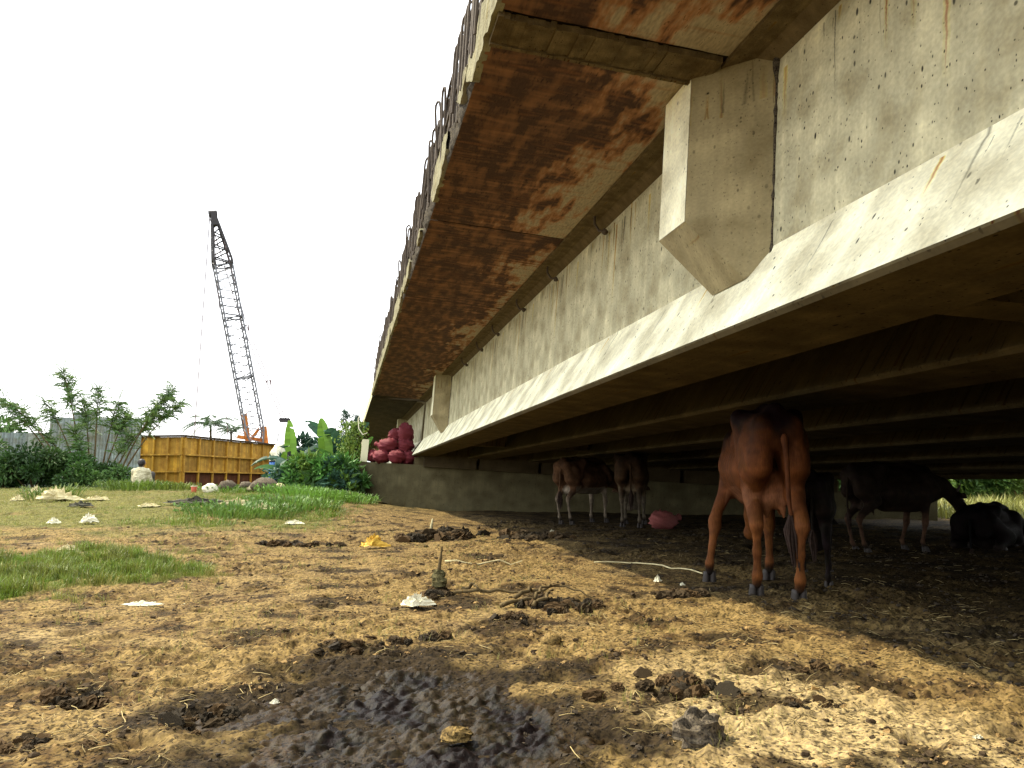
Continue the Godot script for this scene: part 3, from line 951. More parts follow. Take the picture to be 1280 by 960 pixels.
# ------------------------------------------------------------------ cattle (facing -z; z = 0 at the hips)
func cow(at: Vector3, turn: float, size: float, label: String, o_: Dictionary) -> Node3D:
	var cell: float = o_.get("cell", 0.026)
	var coat: Color = o_.get("coat", Color(0.10, 0.045, 0.022))
	var shin: Color = o_.get("shin", coat)
	var belly: Color = o_.get("belly", coat)
	var dark: float = o_.get("back", 0.55)
	var lying: bool = o_.get("lying", false)
	var thin: float = o_.get("thin", 1.0)
	var wide: float = o_.get("wide", 1.0)
	var lo := -0.60 if lying else 0.0
	var b := Body.new()
	var P := func(x: float, y: float, z: float) -> Vector3: return Vector3(x, y + lo, z)
	# trunk
	b.add(P.call(0, 1.10, 0.10), P.call(0, 1.08, -0.32), 0.13, 0.17)
	b.add(P.call(0, 1.235, 0.12), P.call(0, 1.255, -0.30), 0.058, 0.062)
	b.add(P.call(0, 1.255, -0.30), P.call(0, 1.235, -0.98), 0.062, 0.065)
	b.pair(P.call(0.02, 1.19, -0.27), P.call(0.232, 1.215, -0.26), 0.085, 0.055)
	b.pair(P.call(0.232, 1.215, -0.26), P.call(0.185, 0.95, -0.14), 0.055, 0.10)
	b.pair(P.call(0.20, 1.19, -0.24), P.call(0.10, 1.13, 0.14), 0.07, 0.085)
	b.pair(P.call(0.20, 1.19, -0.28), P.call(0.12, 1.10, -0.75), 0.055, 0.10)
	b.pair(P.call(0.0, 1.17, 0.08), P.call(0.11, 1.12, 0.15), 0.09, 0.068)
	b.pair(P.call(0.11, 1.12, 0.15), P.call(0.14, 0.88, 0.10), 0.068, 0.10)
	b.pair(P.call(0.10, 1.16, -0.22), P.call(0.15, 1.0, -0.05), 0.10, 0.12)
	b.add(P.call(0, 1.03, -0.30), P.call(0, 1.02, -1.05), 0.20 * thin, 0.20)
	b.pair(P.call(0.11, 0.86, -0.42), P.call(0.10, 0.86, -0.95), 0.20 * thin, 0.20)
	b.add(P.call(0, 0.75, -0.45), P.call(0, 0.74, -1.0), 0.17, 0.17)
	b.add(P.call(0, 0.80, -1.05), P.call(0, 0.88, -1.33), 0.20, 0.13)
	b.add(P.call(0, 1.24, -0.92), P.call(0, 1.17, -1.22), 0.09, 0.10)
	for s in ([1.0, -1.0] if o_.get("ribs", false) else []):      # ribs stand out a little
		for k in 5:
			var rz := -0.50 - 0.11 * k
			b.add(P.call(s * 0.20, 1.12, rz), P.call(s * 0.285 * thin, 0.86, rz + 0.03), 0.018, 0.022)
	# udder
	if o_.get("udder", true):
		b.add(P.call(0, 0.76, -0.16), P.call(0, 0.66, -0.10), 0.11, 0.085)
		for s in [1.0, -1.0]:
			b.add(P.call(s * 0.05, 0.62, -0.05), P.call(s * 0.055, 0.53, -0.045), 0.022, 0.014)
			b.add(P.call(s * 0.05, 0.62, -0.17), P.call(s * 0.055, 0.54, -0.175), 0.022, 0.014)
	# legs
	var feet: Array = o_.get("feet", [Vector2(-0.15, 0.0), Vector2(0.15, 0.06), Vector2(-0.15, -1.08), Vector2(0.15, -1.16)])
	var hooves := []
	for k in 2:
		var s := -1.0 if k == 0 else 1.0
		var ft: Vector2 = feet[k]
		if lying:
			b.chain([Vector3(s * 0.17, 0.42, 0.0), Vector3(s * 0.33, 0.20, -0.30), Vector3(s * 0.30, 0.08, 0.02), Vector3(s * 0.26, 0.05, -0.30)], [0.17, 0.11, 0.055, 0.035])
			hooves.append(Vector3(s * 0.25, 0.045, -0.36))
		else:
			var hock := Vector3(lerpf(s * 0.15, ft.x, 0.75), 0.475, ft.y + 0.11)
			var knee := Vector3(lerpf(s * 0.17, ft.x, 0.35), 0.74, ft.y * 0.5 - 0.20)
			b.chain([Vector3(s * 0.135, 1.04, 0.0), Vector3(s * 0.155, 0.86, -0.03), knee + Vector3(0, 0.06, 0.06)], [0.13, 0.115, 0.085])
			b.chain([Vector3(s * 0.145, 0.92, 0.09), knee + Vector3(-s * 0.01, -0.05, 0.13), hock + Vector3(0, 0.04, -0.005)], [0.095, 0.062, 0.027])
			b.chain([knee, hock + Vector3(0, 0.07, -0.05), hock], [0.072, 0.036, 0.034])
			b.chain([hock, Vector3(ft.x, 0.30, ft.y + 0.075), Vector3(ft.x, 0.14, ft.y + 0.045), Vector3(ft.x, 0.075, ft.y)], [0.034, 0.022, 0.027, 0.031])
			hooves.append(Vector3(ft.x, 0.03, ft.y - 0.03))
	for k in 2:
		var s := -1.0 if k == 0 else 1.0
		var ft: Vector2 = feet[2 + k]
		if lying:
			b.chain([Vector3(s * 0.16, 0.45, -1.12), Vector3(s * 0.24, 0.14, -1.02), Vector3(s * 0.22, 0.07, -1.34), Vector3(s * 0.20, 0.05, -1.08)], [0.14, 0.08, 0.055, 0.035])
			hooves.append(Vector3(s * 0.2, 0.04, -1.02))
		else:
			var elbow := Vector3(lerpf(s * 0.17, ft.x, 0.2), 0.76, -1.06)
			var knee := Vector3(lerpf(s * 0.16, ft.x, 0.7), 0.41, lerpf(-1.10, ft.y, 0.55))
			b.chain([Vector3(s * 0.14, 1.08, -1.10), Vector3(s * 0.17, 0.90, -1.20), elbow], [0.11, 0.11, 0.08])
			b.chain([elbow, knee + Vector3(0, 0.05, 0), knee, Vector3(ft.x, 0.14, ft.y + 0.03), Vector3(ft.x, 0.075, ft.y)], [0.076, 0.037, 0.037, 0.025, 0.031])
			hooves.append(Vector3(ft.x, 0.03, ft.y - 0.03))
	# neck and head
	var hd: Vector3 = o_.get("head", Vector3(0.0, 0.62, -1.86))
	hd.y += lo * 0.55
	var face: Vector3 = o_.get("face", Vector3(0, -0.82, -0.57)).normalized()
	var nk := Vector3(hd.x * 0.45, lerpf(1.02 + lo, hd.y, 0.5) + 0.05, lerpf(-1.28, hd.z, 0.55))
	b.chain([P.call(0, 1.02, -1.22), nk, hd], [0.18, 0.125, 0.105])
	b.chain([P.call(0, 0.80, -1.32), nk + Vector3(0, -0.12, 0.02)], [0.10, 0.05])
	b.chain([hd, hd + face * 0.20, hd + face * 0.38], [0.105, 0.085, 0.065])
	b.chain([hd + face * 0.40 + Vector3(-0.025, 0, 0), hd + face * 0.40 + Vector3(0.025, 0, 0)], [0.06, 0.06])
	var back := face.cross(Vector3.RIGHT).normalized()
	if back.y < 0: back = -back
	for s in [1.0, -1.0]:
		b.add(hd + Vector3(s * 0.08, 0, 0) - face * 0.03, hd + Vector3(s * 0.22, 0.02, 0.03) - face * 0.02, 0.032, 0.035)
		b.add(hd + Vector3(s * 0.22, 0.02, 0.03) - face * 0.02, hd + Vector3(s * 0.29, 0.0, 0.04), 0.033, 0.012)
	var hue := noise(int(at.x * 100.0), 2.5, 3)
	var paint := func(p: Vector3) -> Color:
		var n := hue.get_noise_3dv(p)
		var c := coat.lerp(coat * dark, smoothstep(0.96, 1.22, p.y - lo + 0.2 * n))
		c = c.lerp(belly, smoothstep(0.80, 0.66, p.y - lo + 0.12 * n) * (1.0 if absf(p.x) < 0.24 and p.z < 0.0 and p.z > -1.3 else 0.0))
		c = c.lerp(shin, smoothstep(0.66, 0.42, p.y + 0.15 * n))
		c = c.lerp(Color(0.035, 0.026, 0.02), smoothstep(0.14, 0.06, p.y + 0.04 * n))
		return c * (1.0 + 0.30 * n)
	var out := Build.new()
	b.into(out, cell, o_.get("soft", 0.016), paint)
	var o := thing("cow", label, "cow", at, turn, "cattle in the shade of the bridge")
	o.scale = Vector3.ONE * size
	for k in out.v.size():
		if out.v[k].y > 0.5: out.v[k].x *= lerpf(1.0, wide, smoothstep(0.5, 0.8, out.v[k].y))
	put("body", out.mesh(), M.hide, o)
	for hp in hooves:
		var hb := Build.new()
		for s in [-1.0, 1.0]:
			var rows := []
			for r in 4:
				var t := r / 3.0
				var row := []
				for k in 9:
					var a := TAU * k / 9.0
					row.append(hp + Vector3(s * 0.024 + cos(a) * lerpf(0.030, 0.021, t), lerpf(-0.035, 0.045, t), sin(a) * lerpf(0.052, 0.030, t) + lerpf(0.0, 0.022, t)))
				rows.append(row)
			hb.loft(rows, true)
			var top := hb.vert(hp + Vector3(s * 0.024, 0.045, 0.02))
			for k in 9: hb.idx.append_array(PackedInt32Array([top, hb.v.size() - 10 + (k + 1) % 9, hb.v.size() - 10 + k]))
		put("hoof", hb.mesh(), M.hoof, o)
	# tail
	var tb := Build.new()
	var sw: float = o_.get("swing", 0.03)
	var tp := []
	for k in 12:
		var t := k / 11.0
		tp.append(Vector3(sw * t + 0.012 * sin(t * 5.0), lerpf(1.25, o_.get("tail", 0.64), t) + lo, 0.13 + 0.10 * sin(minf(t * 2.0, 1.0) * PI * 0.5) + 0.02 * t))
	tb.tube(tp, [0.045, 0.034, 0.027, 0.024, 0.021, 0.019, 0.017, 0.016, 0.015, 0.015, 0.014, 0.013], 8)
	tb.c.fill(coat * 0.75)
	var tail := put("tail", tb.mesh(), M.hide, o)
	var tf := Build.new()
	var e: Vector3 = tp[11]
	for k in 26:
		var a := rng.randf() * TAU
		var r := rng.randf_range(0.0, 0.035)
		var l := rng.randf_range(0.20, 0.36)
		tf.tube([e + Vector3(0, 0.03, 0), e + Vector3(cos(a) * r * 1.3, -l * 0.45, sin(a) * r * 1.3), e + Vector3(cos(a) * r * 0.9 + 0.01, -l, sin(a) * r)], [0.007, 0.010, 0.003], 5)
	put("tail_tuft", tf.mesh(), M.tail_hair, tail).set_meta("kind", "stuff")
	for s in [1.0, -1.0]:
		var hn := Build.new()
		var h0: Vector3 = hd + Vector3(s * 0.07, 0.05, -0.0) - face * 0.06
		hn.tube([h0, h0 + Vector3(s * 0.06, 0.05, 0.01), h0 + Vector3(s * 0.09, 0.12, 0.0)], [0.022, 0.018, 0.006], 8)
		put("horn", hn.mesh(), M.horn, o)
		var ey := Build.new()
		ey.lump(hd + Vector3(s * 0.084, 0, 0) + face * 0.09 + back * 0.03, Vector3.ONE * 0.02, hue, 0.0, 6)
		put("eye", ey.mesh(), M.eye, o)
	return o

func make_cattle() -> void:
	cow(Vector3(3.08, land(3.1, -5.1) - 0.005, -5.12), deg_to_rad(-21.0), 1.075, "thin reddish brown cow seen from behind, tail hanging, at the edge of the shade", {
		"cell": 0.0155, "coat": Color(0.150, 0.050, 0.016), "shin": Color(0.20, 0.072, 0.022), "soft": 0.017, "ribs": true, "belly": Color(0.25, 0.10, 0.045), "back": 0.06, "thin": 0.90, "wide": 0.84, "swing": 0.055, "tail": 0.55, "head": Vector3(0.15, 0.62, -1.86),
		"feet": [Vector2(-0.14, -0.06), Vector2(0.09, 0.17), Vector2(-0.38, -0.80), Vector2(0.10, -1.0)]})
	cow(Vector3(4.22, 0, -14.45), deg_to_rad(-52.0), 0.99, "brown cow with a pale belly, side on, left of the two far cows", {
		"coat": Color(0.20, 0.105, 0.055), "shin": Color(0.30, 0.24, 0.17), "belly": Color(0.50, 0.42, 0.32), "back": 0.5, "head": Vector3(0.2, 0.6, -1.8)})
	cow(Vector3(5.05, 0, -13.2), deg_to_rad(-24.0), 1.04, "brown cow with dark legs seen from behind, right of the two far cows", {
		"coat": Color(0.09, 0.05, 0.025), "shin": Color(0.16, 0.13, 0.09), "belly": Color(0.20, 0.15, 0.09), "back": 0.3, "feet": [Vector2(-0.15, -0.04), Vector2(0.15, 0.08), Vector2(-0.16, -1.06), Vector2(0.18, -1.1)]})
	cow(Vector3(3.66, land(3.7, -5.5), -5.58), deg_to_rad(-35.0), 0.70, "black calf standing just behind the thin reddish cow, mostly hidden in its shadow", {
		"coat": Color(0.022, 0.016, 0.013), "back": 0.6, "udder": false, "thin": 0.9, "wide": 0.9})
	cow(Vector3(5.86, 0, -7.95), deg_to_rad(-84.0), 0.79, "dark brown young cow side on with its head lowered to the right", {
		"coat": Color(0.034, 0.022, 0.015), "shin": Color(0.11, 0.06, 0.035), "back": 0.55, "thin": 0.92, "wide": 0.9, "head": Vector3(0.0, 0.78, -1.80), "face": Vector3(0, -0.8, -0.6), "feet": [Vector2(-0.16, 0.0), Vector2(0.13, 0.05), Vector2(-0.17, -0.92), Vector2(0.14, -1.0)]})
	cow(Vector3(7.30, 0, -7.85), deg_to_rad(-62.0), 0.78, "black cow lying down at the right, beyond the young cow's muzzle", {
		"coat": Color(0.009, 0.0075, 0.006), "back": 0.8, "lying": true, "udder": false, "head": Vector3(0.1, 0.62, -1.8), "face": Vector3(0.2, -0.5, -0.8)})

# ------------------------------------------------------------------ the person
func make_person(at: Vector3) -> void:
	var o := thing("person", "person in a cream shirt with short black hair, sitting in the grass facing away", "person", at, deg_to_rad(-14.0))
	var plain := func(_p: Vector3) -> Color: return Color(1, 1, 1)
	var limb := func(b: Body, grow: float) -> void:
		b.chain([Vector3(0, 0.14, 0.0), Vector3(0, 0.30, -0.01), Vector3(0, 0.46, -0.05)], [0.145 + grow, 0.135 + grow, 0.135 + grow])
		b.pair(Vector3(0.07, 0.46, -0.05), Vector3(0.17, 0.485, -0.06), 0.09 + grow, 0.065 + grow)
		b.pair(Vector3(0.185, 0.475, -0.06), Vector3(0.235, 0.24, -0.14), 0.055 + grow, 0.047 + grow)
	var b := Body.new()
	limb.call(b, 0.0)
	b.pair(Vector3(0.235, 0.24, -0.14), Vector3(0.13, 0.29, -0.36), 0.045, 0.028)
	b.pair(Vector3(0.09, 0.10, -0.02), Vector3(0.15, 0.40, -0.38), 0.085, 0.06)
	b.pair(Vector3(0.15, 0.40, -0.38), Vector3(0.13, 0.06, -0.50), 0.058, 0.038)
	b.pair(Vector3(0.13, 0.035, -0.48), Vector3(0.14, 0.03, -0.66), 0.036, 0.028)
	b.add(Vector3(0, 0.52, -0.06), Vector3(0, 0.64, -0.085), 0.052, 0.05)
	b.add(Vector3(0, 0.72, -0.075), Vector3(0, 0.70, -0.11), 0.092, 0.078)
	b.add(Vector3(0, 0.665, -0.15), Vector3(0, 0.64, -0.165), 0.045, 0.035)
	b.add(Vector3(0, 0.715, -0.185), Vector3(0, 0.685, -0.205), 0.012, 0.015)
	b.pair(Vector3(0.09, 0.70, -0.09), Vector3(0.098, 0.715, -0.085), 0.018, 0.016)
	var out := Build.new()
	b.into(out, 0.013, 0.012, plain)
	for s in [1.0, -1.0]:
		var hb := Body.new()
		var w := Vector3(s * 0.13, 0.29, -0.36)
		hb.add(w, w + Vector3(-s * 0.03, 0.01, -0.07), 0.026, 0.032)
		for k in 4:
			var r := w + Vector3(-s * 0.03 + s * 0.018 * (k - 1.5), 0.01, -0.08)
			var l: float = [0.030, 0.036, 0.034, 0.026][k]
			hb.chain([r, r + Vector3(-s * 0.004, -0.004, -l), r + Vector3(-s * 0.008, -0.022, -l * 1.6)], [0.0095, 0.0085, 0.0075])
		hb.chain([w + Vector3(-s * 0.03, 0.02, -0.03), w + Vector3(-s * 0.06, 0.035, -0.06), w + Vector3(-s * 0.065, 0.03, -0.085)], [0.012, 0.010, 0.008])
		hb.into(out, 0.0045, 0.003, plain)
	put("body", out.mesh(), M.skin, o)
	var sb := Body.new()
	limb.call(sb, 0.022)
	sb.pair(Vector3(0.05, 0.12, 0.02), Vector3(0.05, 0.3, 0.0), 0.14)
	var so := Build.new()
	sb.into(so, 0.014, 0.016, plain)
	var cl := noise(301, 9.0, 3)
	for k in so.v.size(): so.v[k] += Vector3(1, 0.4, 1) * 0.012 * cl.get_noise_3d(so.v[k].x, so.v[k].y * 2.2, so.v[k].z)
	put("shirt", so.mesh(), M.shirt, o)
	var tr := Body.new()
	tr.add(Vector3(-0.07, 0.11, 0.0), Vector3(0.07, 0.11, 0.0), 0.15)
	tr.pair(Vector3(0.09, 0.10, -0.02), Vector3(0.15, 0.40, -0.38), 0.11, 0.082)
	tr.pair(Vector3(0.15, 0.40, -0.38), Vector3(0.13, 0.10, -0.49), 0.08, 0.065)
	var to := Build.new()
	tr.into(to, 0.016, 0.016, plain)
	put("trousers", to.mesh(), M.trousers, o)
	var hr := Body.new()
	hr.add(Vector3(0, 0.735, -0.07), Vector3(0, 0.73, -0.10), 0.102, 0.085)
	hr.add(Vector3(0, 0.69, -0.03), Vector3(0, 0.66, -0.035), 0.07, 0.055)
	var ho := Build.new()
	hr.into(ho, 0.012, 0.010, plain)
	for k in ho.v.size(): ho.v[k] += ho.v[k].direction_to(Vector3(0, 0.72, -0.08)) * -0.008 * cl.get_noise_3dv(ho.v[k] * 5.0)
	put("hair", ho.mesh(), M.hair, o)

# ------------------------------------------------------------------ steel bin and crane
func make_bin() -> void:
	var p0 := Vector3(-6.19, 0.56, -32.2)
	var dir := Vector3(2.78, 0, -6.6).normalized()
	var len := 7.2
	var side := Vector3(dir.z, 0, -dir.x)       # to the left of dir
	if side.x > 0: side = -side
	var wid := 1.9
	var hgt := 2.02
	var o := thing("steel_bin", "large open ochre steel bin with ribbed plates and a dark rusty foot", "steel bin", p0)
	var face := func(a: Vector3, along_: Vector3, out_: Vector3, l: float, cols: int, nm: String) -> void:
		var rowh := [0.0, 0.66, 1.32, hgt]
		var basis := Basis(along_, Vector3.UP, along_.cross(Vector3.UP))
		for r in 3:
			for c in cols:
				var b := Build.new()
				var w := l / cols
				var bulge := 0.02 * rng.randf()
				b.box(Transform3D(basis, a + along_ * (w * (c + 0.5)) + Vector3.UP * ((rowh[r] + rowh[r + 1]) * 0.5) - out_ * (0.03 + bulge)), Vector3(w - 0.02, rowh[r + 1] - rowh[r] - 0.01, 0.03))
				var m: StandardMaterial3D = M.bin_low if r == 0 and nm == "long" else M.bin
				var q := put("plate", b.mesh(false), m, o)
				if m == M.bin: 
					q.material_override = M.bin_tones[rng.randi() % 3 if nm == "end" else 1 + rng.randi() % 2]  # long sides take the darker tones, which paints in their shade
		for c in cols + 1:
			var b := Build.new()
			var x := clampf(l / cols * c, 0.05, l - 0.05)
			b.box(Transform3D(basis, a + along_ * x + Vector3.UP * (hgt * 0.5) + out_ * 0.035), Vector3(0.07, hgt - 0.02, 0.07))
			put("rib", b.mesh(false), M.bin_tones[1] if (c + 1) % 2 else M.bin, o)
		for h in [0.66, 1.32]:
			var b := Build.new()
			b.box(Transform3D(basis, a + along_ * (l * 0.5) + Vector3.UP * h + out_ * 0.05), Vector3(l - 0.02, 0.055, 0.09))
			put("rail", b.mesh(false), M.bin_tones[1], o)
		var t := Build.new()
		t.box(Transform3D(basis, a + along_ * (l * 0.5) + Vector3.UP * (hgt + 0.035) + out_ * 0.03), Vector3(l + 0.1, 0.07, 0.16))
		put("rim", t.mesh(false), M.bin_top, o)
	face.call(Vector3.ZERO, dir, -side, len, 7, "long")
	face.call(side * wid, -side, -dir, wid, 3, "end")
	face.call(dir * len, side, dir, wid, 3, "end")
	face.call(side * wid + dir * len, -dir, side, len, 7, "long")

func make_crane() -> void:
	var foot := Vector3(-6.85, 2.9, -65.8)
	var tip := Vector3(-10.98, 22.2, -64.5)
	var o := thing("crawler_crane", "orange crawler crane with a tall dark lattice boom, behind the steel bin", "crane", Vector3(-5.9, 0.6, -66.0))
	var w := func(p: Vector3) -> Vector3: return p - o.position
	var axis := (tip - foot).normalized()
	var sx := axis.cross(Vector3(0.25, 0, 1)).normalized()
	var sz := axis.cross(sx).normalized()
	var total := foot.distance_to(tip)
	var half := func(s: float) -> float:
		var t := s / total
		return 0.68 * minf(1.0, minf(0.35 + t / 0.16, 0.28 + (1.0 - t) / 0.24))
	var cuts := [0.0, 0.33, 0.58, 0.80]
	for k in 4:
		var s0: float = cuts[k] * total
		var s1: float = (cuts[k + 1] if k < 3 else 0.985) * total
		var b := Build.new()
		var bays := 13 if k < 3 else 7
		for q in 4:
			var fx := -1.0 if q == 0 or q == 3 else 1.0
			var fz := -1.0 if q < 2 else 1.0
			var q2 := (q + 1) % 4
			var gx := -1.0 if q2 == 0 or q2 == 3 else 1.0
			var gz := -1.0 if q2 < 2 else 1.0
			for i in bays:
				var a0: float = lerpf(s0, s1, float(i) / bays)
				var a1: float = lerpf(s0, s1, float(i + 1) / bays)
				var h0: float = half.call(a0)
				var h1: float = half.call(a1)
				var p00: Vector3 = w.call(foot + axis * a0) + sx * fx * h0 + sz * fz * h0
				var p01: Vector3 = w.call(foot + axis * a1) + sx * fx * h1 + sz * fz * h1
				var p10: Vector3 = w.call(foot + axis * a0) + sx * gx * h0 + sz * gz * h0
				var p11: Vector3 = w.call(foot + axis * a1) + sx * gx * h1 + sz * gz * h1
				b.tube([p00, p01], [0.072 if k < 3 else 0.10], 5, false)
				b.tube([p00, p11] if i % 2 else [p10, p01], [0.036 if k < 3 else 0.06], 4, false)
				if i == 0: b.tube([p00, p10], [0.06], 5, false)
				if i == bays - 1: b.tube([p01, p11], [0.06], 5, false)
		put("boom_section", b.mesh(), M.boom if k < 3 else M.boom_dark, o)
	var hb := Build.new()
	hb.box(Transform3D(Basis(sx, axis, sx.cross(axis)), w.call(tip)), Vector3(0.5, 1.1, 0.7))
	hb.tube([w.call(tip) + axis * 0.45 - sx * 0.35, w.call(tip) + axis * 0.45 + sx * 0.30], [0.28, 0.28], 12)
	put("boom_head", hb.mesh(false), M.boom_dark, o)
	# ropes: two falls on the left, two pendants on the right down to the bridle
	var bail := Vector3(-4.9, 5.8, -65.4)
	for l in [[tip + Vector3(-0.35, 0.2, 0), Vector3(-12.0, 4.2, -66.5), 0.042], [tip + Vector3(0.05, -0.8, 0.2), Vector3(-9.3, 4.0, -66.2), 0.030]]:
		var b := Build.new()
		b.tube([w.call(l[0]), w.call(l[0].lerp(l[1], 0.5)), w.call(l[1])], [l[2]], 5)
		put("hoist_rope", b.mesh(), M.rope, o)
	for s in [-1.0, 1.0]:
		var b := Build.new()
		var mid: Vector3 = tip.lerp(bail, 0.5) + Vector3(-0.35, -0.5, 0)
		b.tube([w.call(tip + sx * 0.3 * s), w.call(mid + Vector3(0.16 * s, 0, 0)), w.call(bail + Vector3(0.15 * s, 0, 0))], [0.038], 5)
		for f in [0.52, 0.80]:
			var cpt: Vector3 = tip.lerp(bail, f) + Vector3(-0.30 * (1.0 - absf(f - 0.5) * 2.0) + 0.14 * s, -0.3 * (1.0 - absf(f - 0.5) * 2.0), 0)
			b.box(xf(w.call(cpt)), Vector3(0.10, 0.45, 0.10))
		put("pendant_line", b.mesh(), M.rope, o)
	var bb := Build.new()
	bb.box(xf(w.call(bail)), Vector3(0.80, 0.22, 0.3))
	for k in 4: bb.tube([w.call(bail) + Vector3(-0.3 + 0.2 * k, 0.1, -0.12), w.call(bail) + Vector3(-0.3 + 0.2 * k, 0.1, 0.12)], [0.16], 10)
	put("bridle", bb.mesh(false), M.boom_dark, o)
	# upper works
	var hs := Build.new()
	hs.box(xf(Vector3(0.5, 1.75, -0.6)), Vector3(3.2, 1.5, 5.0))
	put("machine_house", hs.mesh(false), M.orange, o)
	var cb := Build.new()
	cb.box(xf(Vector3(-1.5, 1.9, 1.2)), Vector3(1.1, 1.7, 1.6), 0.92)
	var cab := put("cab", cb.mesh(false), M.orange, o)
	var gl := Build.new()
	gl.box(xf(Vector3(-1.5, 2.2, 2.0)), Vector3(0.85, 0.7, 0.05))
	put("window", gl.mesh(false), M.black, cab)
	var af := Build.new()
	bar(af, Vector3(-1.75, 2.6, -0.2), Vector3(-2.25, 5.75, -0.1), 0.85, 0.35)
	put("mast_plate", af.mesh(false), M.orange, o)
	var a2 := Build.new()
	bar(a2, Vector3(-0.30, 2.3, 0.0), Vector3(-0.65, 4.75, 0.1), 0.75, 0.3)
	put("mast_plate", a2.mesh(false), M.orange, o)
	var a3 := Build.new()
	bar(a3, Vector3(-2.7, 3.9, 0.0), Vector3(-0.6, 3.6, 0.0), 0.35, 0.3)
	bar(a3, Vector3(-1.9, 3.3, 0.1), Vector3(-1.0, 4.6, 0.1), 0.34, 0.2)
	put("brace", a3.mesh(false), M.orange, o)
	var cw := Build.new()
	cw.box(xf(Vector3(0.5, 1.5, -3.6)), Vector3(3.0, 1.2, 1.0))
	put("counterweight", cw.mesh(false), M.orange, o)
	for s in [-1.0, 1.0]:
		var tk := Build.new()
		var rows := []
		for e in [-0.35, 0.35]:
			var row := []
			for k in 24:
				var a := TAU * k / 24.0
				row.append(Vector3(s * 1.5 + e, 0.5 + 0.45 * sin(a), 2.0 * clampf(cos(a) * 1.6, -1, 1) + 0.45 * cos(a)))
			rows.append(row)
		tk.loft(rows, true)
		put("track", tk.mesh(), M.black, o)

# ------------------------------------------------------------------ plants
func leaf(b: Build, at: Vector3, d: Vector3, side: Vector3, l: float, w: float, fold := 0.25) -> void:
	var n := d.cross(side).normalized()
	var mid := at + d * l * 0.45
	var i := b.vert(at); b.vert(mid + side * w * 0.5 + n * w * fold); b.vert(at + d * l - n * l * 0.12); b.vert(mid - side * w * 0.5 + n * w * fold); 
	b.idx.append_array(PackedInt32Array([i, i + 1, i + 2, i, i + 2, i + 3]))

func rand_dir() -> Vector3:
	return Vector3(rng.randfn(), rng.randfn(), rng.randfn()).normalized()

# a leafy bush: several unequal clumps of leaves on stems
func bush(called: String, label: String, at: Vector3, r: Vector3, n: int, ll: float, tones: Array, grp := "", cat := "shrub") -> Node3D:
	var o := thing(called, label, cat, at, 0.0, grp)
	var b := Build.new()
	var st := Build.new()
	var clumps := []
	for k in 14:
		var a := rng.randf() * TAU
		var q := sqrt(rng.randf())
		var y := rng.randf_range(0.25, 0.95)
		var c := Vector3(cos(a) * q * r.x * (1.1 - 0.4 * y), y * r.y, sin(a) * q * r.z)
		clumps.append([c, rng.randf_range(0.22, 0.42) * minf(r.x, r.y), tones[rng.randi() % tones.size()] * rng.randf_range(0.75, 1.2)])
		st.tube([Vector3(c.x * 0.2, 0, c.z * 0.2), c * Vector3(0.6, 0.5, 0.6), c], [0.02, 0.014, 0.008], 5)
	for k in n:
		var cl: Array = clumps[rng.randi() % clumps.size()]
		var d := rand_dir()
		var p: Vector3 = cl[0] + d * cl[1] * pow(rng.randf(), 0.4) * Vector3(1.15, 0.9, 1.15)
		if p.y < 0.02: p.y = 0.02 + rng.randf() * 0.2
		var dir := (d + Vector3(0, rng.randf_range(-0.6, 0.5), 0) + rand_dir() * 0.5).normalized()
		b.col = cl[2] * rng.randf_range(0.7, 1.3)
		leaf(b, p, dir, dir.cross(rand_dir()).normalized(), ll * rng.randf_range(0.6, 1.3), ll * rng.randf_range(0.35, 0.6))
	put("crown", b.mesh(false), M.leaf, o)
	put("stem", st.mesh(), M.twig, o)
	return o

func pinnate_tree(label: String, base: Vector3, tips: Array) -> void:
	var o := thing("feathery_tree", label, "tree", base)
	var crown := Build.new()
	for t in tips:
		var tip: Vector3 = t[0] - base
		var root := Vector3(t[1], 0.0, rng.randf_range(-0.15, 0.15))
		var mid := root.lerp(tip, 0.55) + Vector3(-tip.x * 0.12, tip.y * 0.10, 0)
		var pts := []
		var rad := []
		for k in 9:
			var f := k / 8.0
			pts.append(root.lerp(mid, f).lerp(mid.lerp(tip, f), f))
			rad.append(lerpf(0.035, 0.007, f))
		var tb := Build.new()
		tb.tube(pts, rad, 6)
		put("trunk", tb.mesh(), M.twig, o)
		var count: int = int(t[2] * 1.05)
		for k in count:
			var f: float = lerpf(t[3] + 0.18, 1.0, (k + rng.randf()) / count)
			var i := mini(int(f * 8), 7)
			var p: Vector3 = pts[i].lerp(pts[i + 1], f * 8 - i)
			var grow: Vector3 = (pts[i + 1] - pts[i]).normalized()
			var d := (grow * 0.55 + rand_dir() * 0.9 + Vector3(0, 0.15, 0)).normalized()
			var l := rng.randf_range(0.30, 0.62) * (1.1 - 0.35 * f)
			var side := d.cross(Vector3.UP + rand_dir() * 0.4).normalized()
			crown.col = Color(0.06, 0.13, 0.032).lerp(Color(0.12, 0.19, 0.04), rng.randf()) * rng.randf_range(0.7, 1.2)
			var q := p
			for s in 8:
				var dd := (d + Vector3(0, -0.09 * s, 0)).normalized()
				q += dd * l / 8.0
				for e in [-1.0, 1.0]:
					leaf(crown, q, (dd * 0.45 + side * e).normalized(), dd.cross(side), l * 0.24, l * 0.075, 0.1)
	put("crown", crown.mesh(false), M.leaf, o)

